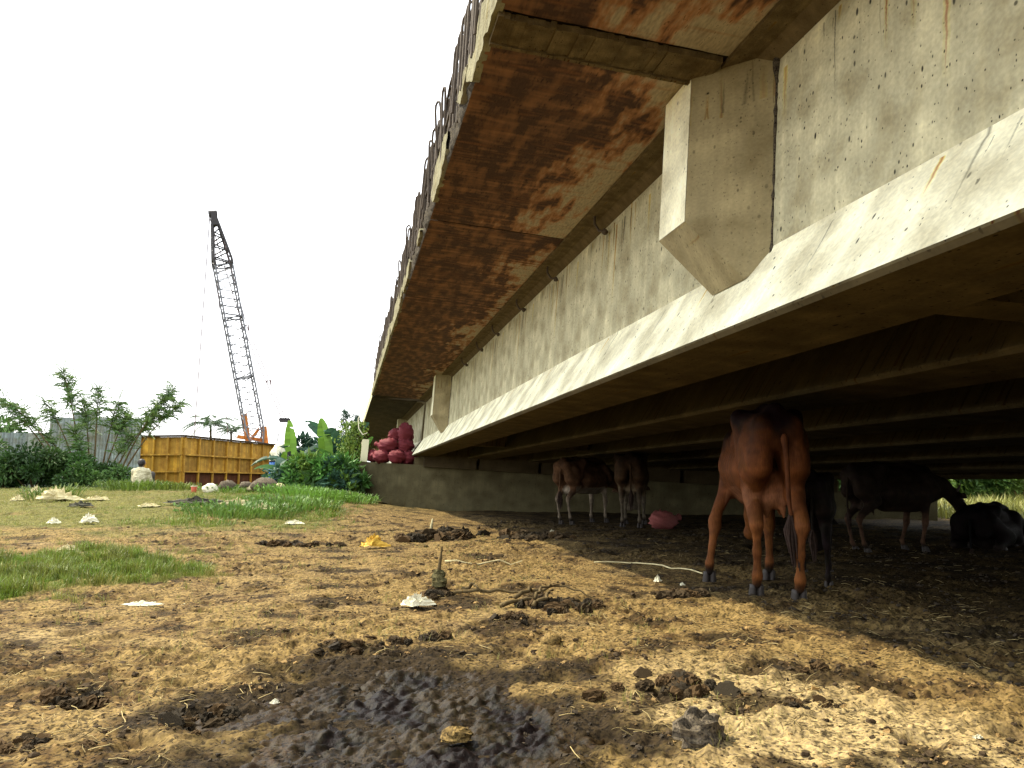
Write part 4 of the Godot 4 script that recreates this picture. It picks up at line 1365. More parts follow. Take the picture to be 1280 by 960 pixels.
func long_leaf(b: Build, base: Vector3, d0: Vector3, droop: float, l: float, w: float, torn := 0.25) -> void:
	var n := 20
	var p := base
	var d := d0.normalized()
	var side := d.cross(Vector3.UP).normalized()
	if absf(d.y) > 0.85: side = (Vector3.RIGHT - d * d.x).normalized().rotated(d, rng.randf_range(-0.3, 0.3))
	else: side = side.rotated(d, rng.randf_range(-0.8, 0.8))
	var tone := b.col
	var prev := []
	for k in n + 1:
		var f := float(k) / n
		var ww := w * 0.5 * pow(sin(PI * clampf(f * 0.93 + 0.05, 0, 1)), 0.6) * smoothstep(0.0, 0.13, f)
		var up := side.cross(d).normalized()
		var wa := ww * rng.randf_range(0.92, 1.04)
		var wb := ww * rng.randf_range(0.92, 1.04)
		var row := [p + side * wa + up * wa * 0.45, p, p - side * wb + up * wb * 0.45]
		if k > 0:
			for s in 2:
				if rng.randf() < torn * 0.5: continue
				b.col = tone * rng.randf_range(0.75, 1.15) * (1.0 if s == 0 else 0.82)  # one half darker: shading of the midrib fold put into the colour
				var gap := 0.06 if rng.randf() < torn else 0.0
				var e0: Vector3 = prev[0 if s == 0 else 2]
				var e1: Vector3 = row[0 if s == 0 else 2]
				var i := b.vert(prev[1]); b.vert(row[1]); b.vert(e1.lerp(e0, gap) - Vector3(0, gap, 0)); b.vert(e0)
				b.idx.append_array(PackedInt32Array([i, i + 1, i + 2, i, i + 2, i + 3]))
		prev = row
		d = (d + Vector3(0, -droop / n, 0)).normalized()
		p += d * l / n
	b.col = tone

func banana(label: String, at: Vector3, h: float, leaves: Array) -> void:
	var o := thing("banana_plant", label, "banana plant", at, 0.0, "banana plants beside the bridge end")
	var st := Build.new()
	st.col = Color(1, 1, 1)
	st.tube([Vector3.ZERO, Vector3(0.02, h * 0.5, 0), Vector3(0, h, 0)], [0.14, 0.11, 0.07], 10)
	put("stem", st.mesh(), M.banana_stem, o)
	for lf in leaves:
		var b := Build.new()
		b.col = lf[4]
		long_leaf(b, Vector3(0, h * 0.92, 0), lf[0], lf[1], lf[2], lf[3], 0.03)
		put("leaf", b.mesh(false), M.frond, o)

func palm(label: String, at: Vector3, h: float, r: float) -> void:
	var o := thing("palm_tree", label, "palm tree", at, 0.0, "palms far behind the steel bin")
	var tb := Build.new()
	tb.tube([Vector3.ZERO, Vector3(0.3, h * 0.5, 0), Vector3(0.1, h, 0)], [0.25, 0.18, 0.15], 8)
	put("trunk", tb.mesh(), M.bark, o)
	for k in 15:
		var b := Build.new()
		var a := TAU * k / 15.0 + rng.randf_range(-0.2, 0.2)
		var d := Vector3(cos(a), rng.randf_range(0.1, 1.3), sin(a)).normalized()
		var p := Vector3(0.1, h, 0)
		b.col = Color(0.05, 0.09, 0.035) * rng.randf_range(0.8, 1.2)
		for s in 16:
			p += d * r / 16.0
			d = (d + Vector3(0, -0.085, 0)).normalized()
			var side := d.cross(Vector3.UP).normalized()
			for e in [-1.0, 1.0]:
				leaf(b, p, (d * 0.6 + side * e - Vector3(0, 0.5, 0)).normalized(), d, r * 0.26, r * 0.035, 0.1)
		put("frond", b.mesh(false), M.frond, o)

func tuft_mesh(n: int, h: float, spread: float, w: float, seed_: int) -> ArrayMesh:
	var r := RandomNumberGenerator.new()
	r.seed = seed_
	var b := Build.new()
	for k in n:
		var a := r.randf() * TAU
		var p := Vector3(cos(a), 0, sin(a)) * spread * sqrt(r.randf())
		var hh := h * r.randf_range(0.5, 1.0)
		var lean := Vector3(cos(a + r.randf_range(-1, 1)), 0, sin(a + r.randf_range(-1, 1))) * hh * r.randf_range(0.15, 0.75)
		var s := Vector3(-lean.z, 0, lean.x).normalized() * w
		var m := p + lean * 0.3 + Vector3(0, hh * 0.6, 0)
		var e := p + lean + Vector3(0, hh * r.randf_range(0.75, 1.0), 0)
		var t := r.randf_range(0.7, 1.25)
		b.col = Color(t, t * r.randf_range(0.92, 1.05), t * 0.9)
		var i := b.vert(p - s); b.vert(p + s); b.vert(m + s * 0.8); b.vert(m - s * 0.8); b.vert(e)
		b.idx.append_array(PackedInt32Array([i, i + 2, i + 1, i, i + 3, i + 2, i + 3, i + 4, i + 2]))
	return b.mesh(false)

func scatter(called: String, mesh: Mesh, m: Material, list: Array) -> void:   # list: [Transform3D, Color]
	var mm := MultiMesh.new()
	mm.transform_format = MultiMesh.TRANSFORM_3D
	mm.use_colors = true
	mm.mesh = mesh
	mm.instance_count = list.size()
	for k in list.size():
		mm.set_instance_transform(k, list[k][0])
		mm.set_instance_color(k, list[k][1])
	var o := MultiMeshInstance3D.new()
	o.multimesh = mm
	o.material_override = m
	o.name = numbered(called)
	add_child(o)
	tag(o, "", "", "", "stuff")

func upright(p: Vector3, s: float, sy := 1.0) -> Transform3D:
	return Transform3D(Basis(Vector3.UP, rng.randf() * TAU) * Basis(Vector3.RIGHT, rng.randfn() * 0.15), p).scaled_local(Vector3(s, s * sy, s))

func make_grass() -> void:
	var lush := Color(0.125, 0.22, 0.017)
	var olive := Color(0.204, 0.221, 0.047)
	var straw := Color(0.33, 0.295, 0.095)
	var near := []
	var dry := []
	var meadow := [[], []]
	for k in 26000:      # near clump and its ragged margin
		var x := rng.randf_range(-6.5, -0.9)
		var z := rng.randf_range(-11.5, -5.2)
		var g := grass_field(x, z)
		if rng.randf() > (g * 0.75 + 0.045) * (0.45 + 0.55 * smoothstep(-0.35, 0.1, patch.get_noise_2d(x * 2.5, z * 2.5))): continue
		var n := patch.get_noise_2d(x * 1.6, z * 1.6)
		var c := lush.lerp(olive, clampf(0.35 + 1.5 * n + rng.randfn() * 0.35, 0, 1)) * rng.randf_range(0.45, 1.15)
		if g < 0.6: c = c.lerp(straw, 0.5)
		near.append([upright(Vector3(x, ground_y(x, z) - 0.01, z), rng.randf_range(0.4, 1.0) * (0.35 + 0.65 * smoothstep(-0.3, 0.3, n)) * (0.5 + 0.5 * g)), c])
	for k in 30000:     # far meadow
		var z := -rng.randf_range(10.5, 27.0)
		var x := rng.randf_range(-15.0, 2.5)
		var g := grass_field(x, z)
		if rng.randf() > g * (0.4 + 0.6 * smoothstep(-0.3, 0.1, patch.get_noise_2d(x * 1.4, z * 1.4))): continue
		var n := patch.get_noise_2d(x * 0.5 + 9.0, z * 0.5)
		# greener towards the bridge and the bushes, straw-coloured in the open
		var green := clampf(0.75 * smoothstep(-4.2, -1.4, x + 0.8 * n) * smoothstep(-11.5, -13.5, z) + 0.2 * smoothstep(-19.5, -22.0, z) + 0.9 * n, 0.0, 1.0)
		var c := straw.lerp(lush, clampf(green * 0.8 + 0.18 + rng.randfn() * 0.25, 0, 1)) * rng.randf_range(0.55, 1.15)
		meadow[k % 2].append([upright(Vector3(x, ground_y(x, z) - 0.02, z), rng.randf_range(0.3, 0.85) * (0.42 + 0.50 * green * green)), c])
	for k in 9000:      # single dry stalks and seedlings in the trodden earth
		var x := rng.randf_range(-5.0, 2.0)
		var z := -rng.randf_range(2.2, 13.0)
		if patch.get_noise_2d(x * 1.3 + 20.0, z * 1.3) < 0.12 or x > 1.5 + 0.08 * -z or mud_field(x, z) > -0.3: continue
		dry.append([upright(Vector3(x, ground_y(x, z) - 0.005, z), rng.randf_range(0.12, 0.32)), straw.lerp(olive, rng.randf() * 0.5)])
	scatter("grass", tuft_mesh(12, 0.20, 0.08, 0.0042, 1), M.blade, near)
	scatter("grass", tuft_mesh(14, 0.24, 0.14, 0.006, 2), M.blade, meadow[0])
	scatter("grass", tuft_mesh(10, 0.30, 0.16, 0.007, 3), M.blade, meadow[1])
	scatter("dry_grass", tuft_mesh(5, 0.20, 0.05, 0.003, 4), M.blade, dry)
	# beyond the bridge on the right: sunlit rough grass
	var far := []
	for k in 9000:
		var x := rng.randf_range(13.0, 34.0)
		var z := -rng.randf_range(8.0, 40.0)
		far.append([upright(Vector3(x, ground_y(x, z) - 0.02, z), rng.randf_range(0.8, 1.8)), olive.lerp(straw, rng.randf() * 0.6)])
	scatter("grass", tuft_mesh(10, 0.30, 0.16, 0.010, 5), M.blade, far)

func weed_clump(label: String, at: Vector3, w: float, h: float, n: int, tone: Color) -> void:
	var b := Build.new()
	for k in n:
		var a := rng.randf() * TAU
		var p := Vector3(cos(a), 0, sin(a)) * w * sqrt(rng.randf())
		p.y = ground_y(at.x + p.x, at.z + p.z) - at.y - 0.02
		var d := (Vector3(cos(a), 0, sin(a)) * rng.randf_range(0.1, 0.8) + Vector3.UP).normalized()
		b.col = tone * rng.randf_range(0.6, 1.35)
		var l := h * rng.randf_range(0.5, 1.0)
		var s := Vector3(-d.z, 0, d.x).normalized() * 0.012
		var m := p + d * l * 0.6
		var e := p + d * l * 0.9 + Vector3(d.x, -0.1, d.z) * l * 0.25
		var i := b.vert(p - s); b.vert(p + s); b.vert(m + s); b.vert(m - s); b.vert(e)
		b.idx.append_array(PackedInt32Array([i, i + 2, i + 1, i, i + 3, i + 2, i + 3, i + 4, i + 2]))
		if rng.randf() < 0.5: leaf(b, m, (d + rand_dir()).normalized(), rand_dir(), 0.10, 0.05)
	var o := thing("weed_clump", label, "weeds", at, 0.0, "tall weeds in the meadow")
	put("blades", b.mesh(false), M.blade, o).set_meta("kind", "stuff")

func make_plants() -> void:
	var deep := [Color(0.026, 0.062, 0.014), Color(0.036, 0.085, 0.018), Color(0.05, 0.10, 0.022)]
	var mid := [Color(0.045, 0.10, 0.020), Color(0.065, 0.135, 0.026)]
	var lite := [Color(0.10, 0.19, 0.03), Color(0.13, 0.21, 0.035)]
	# the dark mass at the left
	bush("shrub", "dark shrub at the left edge of the photo in front of the low fence", Vector3(-10.4, 0.58, -26.2), Vector3(1.2, 1.30, 0.9), 3600, 0.16, deep, "dark shrubs before the fence")
	bush("shrub", "dark shrub second from the left, below the drooping feathery branch", Vector3(-9.2, 0.58, -26.0), Vector3(1.1, 1.10, 0.9), 3200, 0.16, deep, "dark shrubs before the fence")
	bush("shrub", "dark shrub below the tall corrugated sheets, with pale litter before it", Vector3(-8.2, 0.58, -25.8), Vector3(0.9, 0.90, 0.8), 2600, 0.15, deep, "dark shrubs before the fence")
	bush("shrub", "lighter green shrub between the feathery tree's stems and the seated person", Vector3(-7.2, 0.58, -25.6), Vector3(0.9, 0.72, 0.7), 2200, 0.14, mid, "dark shrubs before the fence")
	bush("shrub", "tall yellowish shrub behind the low fence at the far left", Vector3(-12.4, 0.58, -31.5), Vector3(1.3, 2.5, 1.0), 2600, 0.18, mid, "")
	# feathery tree over the fence
	var base := Vector3(-7.7, 0.58, -26.6)
	var tips := []
	for q in [[-10.75, 3.5, 90, 0.4], [-9.4, 2.4, 60, 0.45], [-10.1, 3.2, 80, 0.45], [-8.95, 4.4, 130, 0.42], [-9.3, 3.3, 60, 0.5], [-8.2, 3.35, 80, 0.4], [-7.65, 3.75, 90, 0.45], [-6.75, 2.95, 80, 0.45], [-7.1, 3.3, 80, 0.45], [-5.4, 3.75, 130, 0.45], [-6.05, 2.95, 90, 0.5], [-5.2, 3.35, 90, 0.5], [-8.3, 2.4, 80, 0.3], [-6.6, 2.3, 60, 0.35]]:
		tips.append([Vector3(q[0], q[1], -26.6 + rng.randf_range(-0.5, 0.5)), (q[0] + 7.7) * 0.25, q[2], q[3]])
	pinnate_tree("spindly feathery tree with many thin stems spreading over the corrugated fence", base, tips)
	# by the bridge end
	var bright := Color(0.14, 0.27, 0.035)
	var green := Color(0.07, 0.17, 0.035)
	var blue := Color(0.035, 0.085, 0.05)
	banana("banana plant with one erect bright leaf, behind the black crate", Vector3(-1.75, 0.5, -26.9), 0.9, [
		[Vector3(-0.06, 1, 0.05), 0.15, 1.55, 0.40, bright], [Vector3(0.9, 0.9, 0.3), 1.4, 1.5, 0.42, green], [Vector3(-0.9, 0.8, 0.2), 1.5, 1.4, 0.40, blue], [Vector3(0.4, 0.7, 0.9), 1.5, 1.4, 0.42, green], [Vector3(-0.3, 0.8, 0.9), 1.7, 1.3, 0.4, blue], [Vector3(0.5, 0.8, -0.8), 1.3, 1.5, 0.4, green]])
	banana("tall banana plant with a broad yellow-green upright leaf, right of the black crate", Vector3(-0.55, 0.5, -26.8), 0.8, [
		[Vector3(-0.14, 1, 0.0), 0.2, 1.75, 0.50, bright], [Vector3(0.65, 0.9, 0.2), 0.5, 1.5, 0.35, green * 1.3], [Vector3(-0.8, 0.8, 0.4), 1.3, 1.6, 0.5, green], [Vector3(0.8, 0.6, 0.5), 1.4, 1.5, 0.5, blue], [Vector3(0.1, 0.6, 0.9), 1.6, 1.5, 0.5, blue], [Vector3(0.2, 0.8, -0.9), 1.2, 1.6, 0.5, green]])
	banana("dark banana plant with drooping leaves beside the vine", Vector3(-0.2, 0.45, -27.4), 1.5, [
		[Vector3(-0.6, 1, 0.0), 0.8, 1.6, 0.45, blue * 1.2], [Vector3(0.5, 1, 0.2), 0.9, 1.5, 0.4, blue], [Vector3(-0.9, 0.6, 0.3), 1.4, 1.4, 0.4, blue], [Vector3(0.3, 0.5, 0.9), 1.6, 1.3, 0.4, green], [Vector3(-0.2, 0.9, 0.6), 1.2, 1.6, 0.45, blue]])
	bush("shrub", "low leafy shrub with broad dark leaves at the foot of the pier cap", Vector3(-0.15, 0.42, -24.2), Vector3(0.75, 1.0, 0.5), 1300, 0.26, [green * 0.8, blue, green * 1.5, lite[0]], "leafy shrubs by the bridge end")
	bush("shrub", "leafy shrub with yellowish leaves below the tall banana plant", Vector3(-0.9, 0.5, -24.6), Vector3(0.8, 1.05, 0.5), 1500, 0.22, [green, lite[0], lite[1], green], "leafy shrubs by the bridge end")
	bush("shrub", "bluish green shrub at the right of the black crate's foot", Vector3(-1.6, 0.52, -24.9), Vector3(0.6, 0.7, 0.5), 900, 0.16, [blue, green], "leafy shrubs by the bridge end")
	bush("shrub", "tall bluish thicket behind the banana plants", Vector3(-0.9, 0.55, -29.0), Vector3(1.5, 1.75, 0.8), 2600, 0.30, [blue, green * 0.9, blue * 1.3], "leafy shrubs by the bridge end")
	banana("small banana plant with splayed torn leaves, at the black crate's left", Vector3(-2.0, 0.55, -27.6), 0.5, [
		[Vector3(-0.9, 0.9, 0.2), 1.2, 1.1, 0.32, green], [Vector3(0.7, 1, 0.3), 1.1, 1.2, 0.32, green * 1.4], [Vector3(0.0, 1, 0.4), 0.8, 1.0, 0.28, bright * 0.8], [Vector3(-0.3, 0.6, 0.9), 1.4, 1.0, 0.3, blue]])
	banana("banana plant with narrow slanting leaves between the tall one and the vine", Vector3(0.0, 0.5, -26.4), 0.7, [
		[Vector3(0.55, 1, 0.1), 0.5, 1.5, 0.30, green * 1.5], [Vector3(-0.75, 1, 0.1), 0.7, 1.3, 0.30, green], [Vector3(0.2, 1, 0.3), 0.4, 1.3, 0.28, bright * 0.75], [Vector3(-0.2, 0.7, 0.9), 1.4, 1.1, 0.32, blue], [Vector3(0.9, 0.6, 0.4), 1.3, 1.2, 0.32, green]])
	# the vine curtain on the bridge end
	var v := thing("vine", "yellow-green vine hanging over the edge of the bridge beside the pier", "vine", Vector3(0.16, 0.45, -25.6))
	var vb := Build.new()
	for k in 1500:
		var y := rng.randf_range(0.2, 2.35)
		var p := Vector3(0.20 * rng.randfn() + 0.22 * (y - 1.2) * 0.6, y, 0.18 * rng.randfn())
		vb.col = Color(0.19, 0.26, 0.035).lerp(Color(0.10, 0.18, 0.03), rng.randf()) * rng.randf_range(0.7, 1.2)
		leaf(vb, p, (Vector3(0, -0.8, 0.2) + rand_dir() * 0.7).normalized(), rand_dir(), 0.12, 0.085)
	put("leaves", vb.mesh(false), M.leaf, v).set_meta("kind", "stuff")
	for k in 5:
		var sb := Build.new()
		sb.tube([Vector3(0.25 + 0.05 * k, 2.4, -0.05), Vector3(0.06 * k - 0.05, 1.3, 0.0), Vector3(0.07 * k - 0.25, 0.0, 0.02)], [0.012], 5)
		put("stem", sb.mesh(), M.twig, v)
	# slender dark trees behind
	for q in [[0.0, -45.8, 4.4, 1.0, "taller slender bluish tree with drooping branches beyond the bananas"], [0.55, -45.8, 4.1, 0.8, "shorter slender bluish tree close to the bridge edge"]]:
		var o := thing("slender_tree", q[4], "tree", Vector3(q[0], 0.6, q[1]), 0.0, "slender trees behind the bananas")
		var tb := Build.new()
		tb.tube([Vector3.ZERO, Vector3(0.05, q[2] * 0.5, 0), Vector3(0, q[2], 0)], [0.10, 0.06, 0.015], 6)
		put("trunk", tb.mesh(), M.bark, o)
		var cb := Build.new()
		for k in 70:
			var y: float = lerpf(0.8, q[2], k / 69.0)
			var a := rng.randf() * TAU
			var d := Vector3(cos(a), 0.35, sin(a)).normalized()
			var p := Vector3(0, y, 0)
			var l: float = q[3] * lerpf(1.2, 0.25, k / 69.0) * rng.randf_range(0.7, 1.2)
			cb.col = blue * rng.randf_range(0.7, 1.2)
			for s in 8:
				p += d * l / 8.0
				d = (d + Vector3(0, -0.14, 0)).normalized()
				for e in 3: leaf(cb, p, (d * 0.3 + rand_dir() + Vector3(0, -0.4, 0)).normalized(), rand_dir(), 0.20, 0.05)
		put("crown", cb.mesh(false), M.leaf, o)
	palm("left palm with ragged fronds, far away above the bin's rim", Vector3(-18.9, 0.6, -116.0), 8.4, 4.0)
	palm("right palm, smaller, far away above the bin's rim", Vector3(-16.1, 0.6, -116.0), 7.4, 3.0)
	# low scrub in the distance
	for k in 26:
		var x := -75.0 + k * 4.1 + rng.randf_range(-1.5, 1.5)
		if x > 6.0: continue
		bush("shrub", "distant bluish scrub along the skyline, far behind the fence and bin", Vector3(x, 0.6, -95.0 - rng.randf() * 20.0), Vector3(4.0, rng.randf_range(1.6, 3.0), 2.0), 500, 0.75, [blue, green * 0.8], "distant scrub along the skyline")
	# right, beyond the bridge
	for k in 9:
		var x := 17.5 + k * 2.2 + rng.randf_range(-0.5, 0.5)
		bush("shrub", "", Vector3(x, 0.0, -23.5 - 0.5 * k + rng.randf_range(-1.5, 1.5)), Vector3(1.7, rng.randf_range(2.6, 3.6), 1.3), 5200, 0.25, [mid[1], lite[0], lite[1], lite[1] * 1.3] if k % 3 else [mid[0], mid[1], lite[0]], "sunlit shrubs beyond the right side of the bridge").set_meta("label", ["pale sunlit shrub seen in the gap above the lying cow, first from the left", "bright yellow-green shrub in the gap at the right edge, second from the left", "dark green shrub in the gap at the right edge of the photo", "sunlit shrub past the right edge, fourth along the gap", "sunlit shrub past the right edge, fifth along the gap", "dark shrub past the right edge, sixth along the gap", "sunlit shrub past the right edge, seventh along the gap", "sunlit shrub past the right edge, eighth along the gap", "dark shrub past the right edge, last along the gap"][k])
	for k in 6:  # broad trees added to block light and darken the space under the deck
		var at := Vector3(19.0 + 2.4 * k + rng.randf_range(-0.6, 0.6), 0.0, -5.5 - 4.6 * k)
		bush("tree", ["added broad leafy tree past the right edge, nearest the bridge", "second added broad leafy tree past the right edge", "third added broad leafy tree past the right edge", "added broad leafy tree standing behind the sunlit shrubs on the right", "fifth added broad leafy tree behind the sunlit shrubs on the right", "farthest added broad leafy tree behind the sunlit shrubs on the right"][k], at, Vector3(2.8, 6.5, 2.6), 4200, 0.34, [mid[0], mid[1], deep[2]], "added trees that block light beyond the right side of the bridge", "tree")
	# tall weeds
	for q in [[-5.35, -21.9, 0.9, 0.42, 420, Color(0.10, 0.155, 0.025), "tall weeds right in front of the seated person"], [-4.5, -22.2, 0.7, 0.34, 300, Color(0.13, 0.17, 0.03), "tall weeds before the bin's near corner"], [-6.3, -18.9, 0.6, 0.4, 160, Color(0.11, 0.155, 0.03), "low weeds left of the dark mat"], [-0.9, -19.8, 1.2, 0.40, 600, Color(0.13, 0.25, 0.04), "bright green weeds below the black crate"], [-0.1, -20.6, 1.0, 0.38, 450, Color(0.13, 0.24, 0.04), "bright green weeds beside the pier cap"], [-1.9, -15.2, 1.1, 0.30, 500, Color(0.10, 0.18, 0.035), "low green weeds in the middle of the meadow, nearest the dirt"], [-1.0, -16.6, 1.0, 0.32, 400, Color(0.11, 0.20, 0.035), "low green weeds right of the mat"], [-2.9, -21.0, 0.7, 0.25, 200, Color(0.11, 0.21, 0.035), "weeds at the foot of the bin"]]:
		weed_clump(q[6], Vector3(q[0], ground_y(q[0], q[1]), q[1]), q[2], q[3], q[4], q[5])

# ------------------------------------------------------------------ things about the yard
func make_fence() -> void:
	var o := thing("corrugated_fence", "bluish grey corrugated sheet fence with one taller sheet, behind the shrubs", "fence", Vector3(-9.95, 0.55, -30.2))
	var x := -5.6
	var k := 0
	while x < 2.35:
		var w := 0.80
		var h := 1.98 if x < -0.35 else (2.75 if x < 0.8 and x > 0.0 else 2.55)
		var b := Build.new()
		var rows := []
		for r in 2:
			var row := []
			for c in 41:
				var xx := x + w * c / 40.0
				row.append(Vector3(xx, r * h + (0.02 * rng.randf() if r else 0.0), 0.022 * sin(c * TAU / 5.0) + (0.012 if k % 2 else 0.0)))
			rows.append(row)
		b.loft(rows)
		put("sheet", b.mesh(), M.sheet_tones[rng.randi() % 3], o)
		x += w - 0.05
		k += 1
	for px in [-5.0, -2.4, 0.2, 2.2]:
		var pb := Build.new()
		pb.box(xf(Vector3(px, 1.0, -0.09)), Vector3(0.08, 2.0, 0.08))
		put("post", pb.mesh(false), M.bark, o)

func crumple(size: Vector3, seed_: int, res := 12, rough := 0.5, smooth := true) -> ArrayMesh:
	var n := noise(seed_, 1.3, 4)
	n.fractal_type = FastNoiseLite.FRACTAL_RIDGED
	var b := Build.new()
	b.lump(Vector3.ZERO, size, n, 0.0, res)
	for k in b.v.size():
		var p := b.v[k]
		var d := p / size
		b.v[k] = p * (1.0 + rough * (0.75 * n.get_noise_3dv(d * 1.2) + 0.4 * n.get_noise_3dv(d * 2.1 + Vector3.ONE * 7.0) + 0.22 * n.get_noise_3dv(d * 5.0 + Vector3.ONE * 3.0)))
		b.v[k].y = maxf(b.v[k].y, -size.y * 0.45)
	return b.mesh(smooth)

# a torn, crumpled sheet of thin plastic
func rag(size: Vector3, seed_: int, n := 15) -> ArrayMesh:
	var fold := noise(seed_, 1.1, 3)
	fold.fractal_type = FastNoiseLite.FRACTAL_RIDGED
	var rim := noise(seed_ + 5, 1.2, 3)
	var b := Build.new()
	var rows := []
	for r in n + 1:
		var row := []
		for k in n + 1:
			var a := TAU * k / n
			var q := float(r) / n
			var e := q * (1.0 + 0.75 * rim.get_noise_2d(cos(a) * 1.3, sin(a) * 1.3))
			var p := Vector3(cos(a) * e, 0, sin(a) * e)
			var h := (0.55 + 0.9 * fold.get_noise_2d(p.x * 1.3, p.z * 1.3)) * (1.0 - 0.75 * q * q)
			p += Vector3(rim.get_noise_2d(p.x * 5.0, p.z * 5.0), 0, rim.get_noise_2d(p.z * 5.0, p.x * 5.0)) * 0.22
			row.append(Vector3(p.x * size.x, maxf(h, -0.1) * size.y * 1.5, p.z * size.z))
		rows.append(row)
	b.loft(rows)
	return b.mesh(false)

func put_thing(called: String, label: String, cat: String, mesh: Mesh, m: Material, x: float, z: float, lift := 0.0, turn := 0.0, grp := "") -> Node3D:
	var o := put(called, mesh, m, self, xf(Vector3(x, ground_y(x, z) + lift, z), Vector3(0, turn, 0)))
	return tag(o, label, cat, grp)

func make_litter() -> void:
	var k := 400
	for q in [
		["white_litter", "torn white plastic sheet lying flat below the near grass", -1.27, -5.57, Vector3(0.16, 0.020, 0.055), "white"], ["white_litter", "small white scrap right of the torn plastic sheet", -1.02, -5.62, Vector3(0.07, 0.015, 0.03), "white"],
		["white_litter", "largest cream heap of plastic in the meadow, before the shrubs", -5.9, -17.9, Vector3(0.46, 0.20, 0.3), "cream"], ["white_litter", "flat pale scrap right of the large cream heap", -5.1, -17.9, Vector3(0.34, 0.07, 0.2), "cream"],
		["white_litter", "small pale scrap left of the large cream heap", -6.75, -18.3, Vector3(0.16, 0.08, 0.12), "cream"], ["white_litter", "pale scrap at the shrubs' foot, above the large cream heap", -7.1, -20.3, Vector3(0.16, 0.12, 0.12), "cream"],
		["white_litter", "crumpled white bag in the meadow above the dirt path", -3.95, -13.5, Vector3(0.17, 0.10, 0.12), "white"], ["white_litter", "small white bag left of the crumpled one", -4.48, -13.6, Vector3(0.13, 0.07, 0.09), "white"],
		["white_litter", "flat cream scrap on the upper edge of the near grass", -2.45, -9.1, Vector3(0.14, 0.05, 0.08), "cream"], ["white_litter", "flat cream scrap in the grass farther left", -3.05, -9.75, Vector3(0.12, 0.05, 0.08), "cream"],
		["white_litter", "pale slab of litter left of the dark mat", -3.75, -16.5, Vector3(0.26, 0.06, 0.14), "cream"], ["white_litter", "heap of straw-coloured scraps right of the dark mat", -2.05, -16.2, Vector3(0.48, 0.12, 0.22), "cream"],
		["white_litter", "second heap of straw-coloured scraps beside the weeds", -1.55, -15.8, Vector3(0.30, 0.09, 0.16), "cream"], ["white_litter", "grey-white scrap at the meadow's right end", -0.8, -13.7, Vector3(0.20, 0.05, 0.1), "white"],
		["white_litter", "white scrap on the dirt left of the wallow", -0.23, -3.12, Vector3(0.022, 0.012, 0.012), "white"], ["white_litter", "white paper scrap left of the thin cow's foreleg", 2.62, -6.25, Vector3(0.045, 0.04, 0.03), "white"],
		["white_litter", "tiny white scrap beside the thin cow's foreleg", 2.75, -6.05, Vector3(0.03, 0.02, 0.02), "white"], ["white_litter", "white scrap in the shade before the pier cap", 3.25, -12.0, Vector3(0.10, 0.05, 0.05), "white"],
		["white_litter", "white scrap at the right edge of the photo on sunlit dirt", 1.98, -2.18, Vector3(0.03, 0.008, 0.012), "white"],
		["plastic_heap", "crumpled yellow plastic bag on the dirt near the meadow", 0.39, -9.93, Vector3(0.20, 0.11, 0.12), "yellow"],
		["foam_chunk", "broken chunk of grey-white foam below the stake", 0.47, -5.03, Vector3(0.115, 0.055, 0.06), "white"],
		["dark_mat", "dark grey crumpled mat lying in the meadow", -2.95, -16.9, Vector3(0.75, 0.10, 0.30), "grey_mat"],
		["dark_rag", "dark grey rag in the meadow below the cream heap", -4.92, -16.3, Vector3(0.30, 0.08, 0.16), "grey_mat"]]:
		k += 1
		put_thing(q[0], q[1], {"white_litter": "litter", "plastic_heap": "plastic bag", "foam_chunk": "foam", "dark_mat": "mat", "dark_rag": "rag"}[q[0]], rag(q[4] * 0.8, k), M[q[5]], q[2], q[3], 0.004, rng.randf() * 0.6 - 0.3, "scraps of pale litter" if q[0] == "white_litter" else "")
	# bucket, bag, drum, rubble by the bin
	var bk := Build.new()
	bk.tube([Vector3.ZERO, Vector3(0, 0.15, 0)], [0.055, 0.075], 16)
	var o := thing("bucket", "small orange-red bucket standing behind the dark mat", "bucket", Vector3(-3.62, ground_y(-3.6, -20.4), -20.4))
	put("tub", bk.mesh(), M.red, o)
	var rm := Build.new()
	rm.tube([Vector3(0, 0.145, 0), Vector3(0, 0.16, 0)], [0.082], 16)
	put("rim", rm.mesh(), M.white, o)
	put_thing("plastic_bag", "white plastic bag standing right of the bucket", "plastic bag", crumple(Vector3(0.15, 0.13, 0.12), 451, 14, 0.5), M.white, -3.25, -20.5, 0.06)
	var rb := thing("rubble_heap", "heap of brownish rubble and sacks at the bin's right foot", "rubble", Vector3(-2.2, ground_y(-2.2, -20.9), -20.9))
	for i in 14:
		var s := rng.randf_range(0.10, 0.24)
		put("lump", crumple(Vector3(s, s * 0.7, s), 460 + i, 8, 0.5), M.grey_stone if i % 3 else M.cream, rb, xf(Vector3(rng.randfn() * 0.28, 0.05 + 0.16 * rng.randf(), rng.randfn() * 0.2)))
	var dr := Build.new()
	dr.tube([Vector3.ZERO, Vector3(0, 0.28, 0), Vector3(0, 0.30, 0), Vector3(0, 0.58, 0), Vector3(0, 0.60, 0), Vector3(0, 0.9, 0)], [0.29, 0.29, 0.305, 0.29, 0.305, 0.29], 20)
	o = thing("drum", "blue plastic drum between the steel bin and the black crate", "drum", Vector3(-2.28, ground_y(-2.28, -28.2), -28.2))
	put("barrel", dr.mesh(), M.blue, o)
	var dl := Build.new()
	dl.tube([Vector3(0, 0.9, 0), Vector3(0, 0.94, 0)], [0.30], 20)
	put("lid", dl.mesh(), M.black, o)
	put_thing("tarpaulin", "pale crumpled tarpaulin behind the blue drum", "tarpaulin", crumple(Vector3(0.42, 0.5, 0.3), 481, 14, 0.45), M.white, -2.2, -30.0, 1.15)
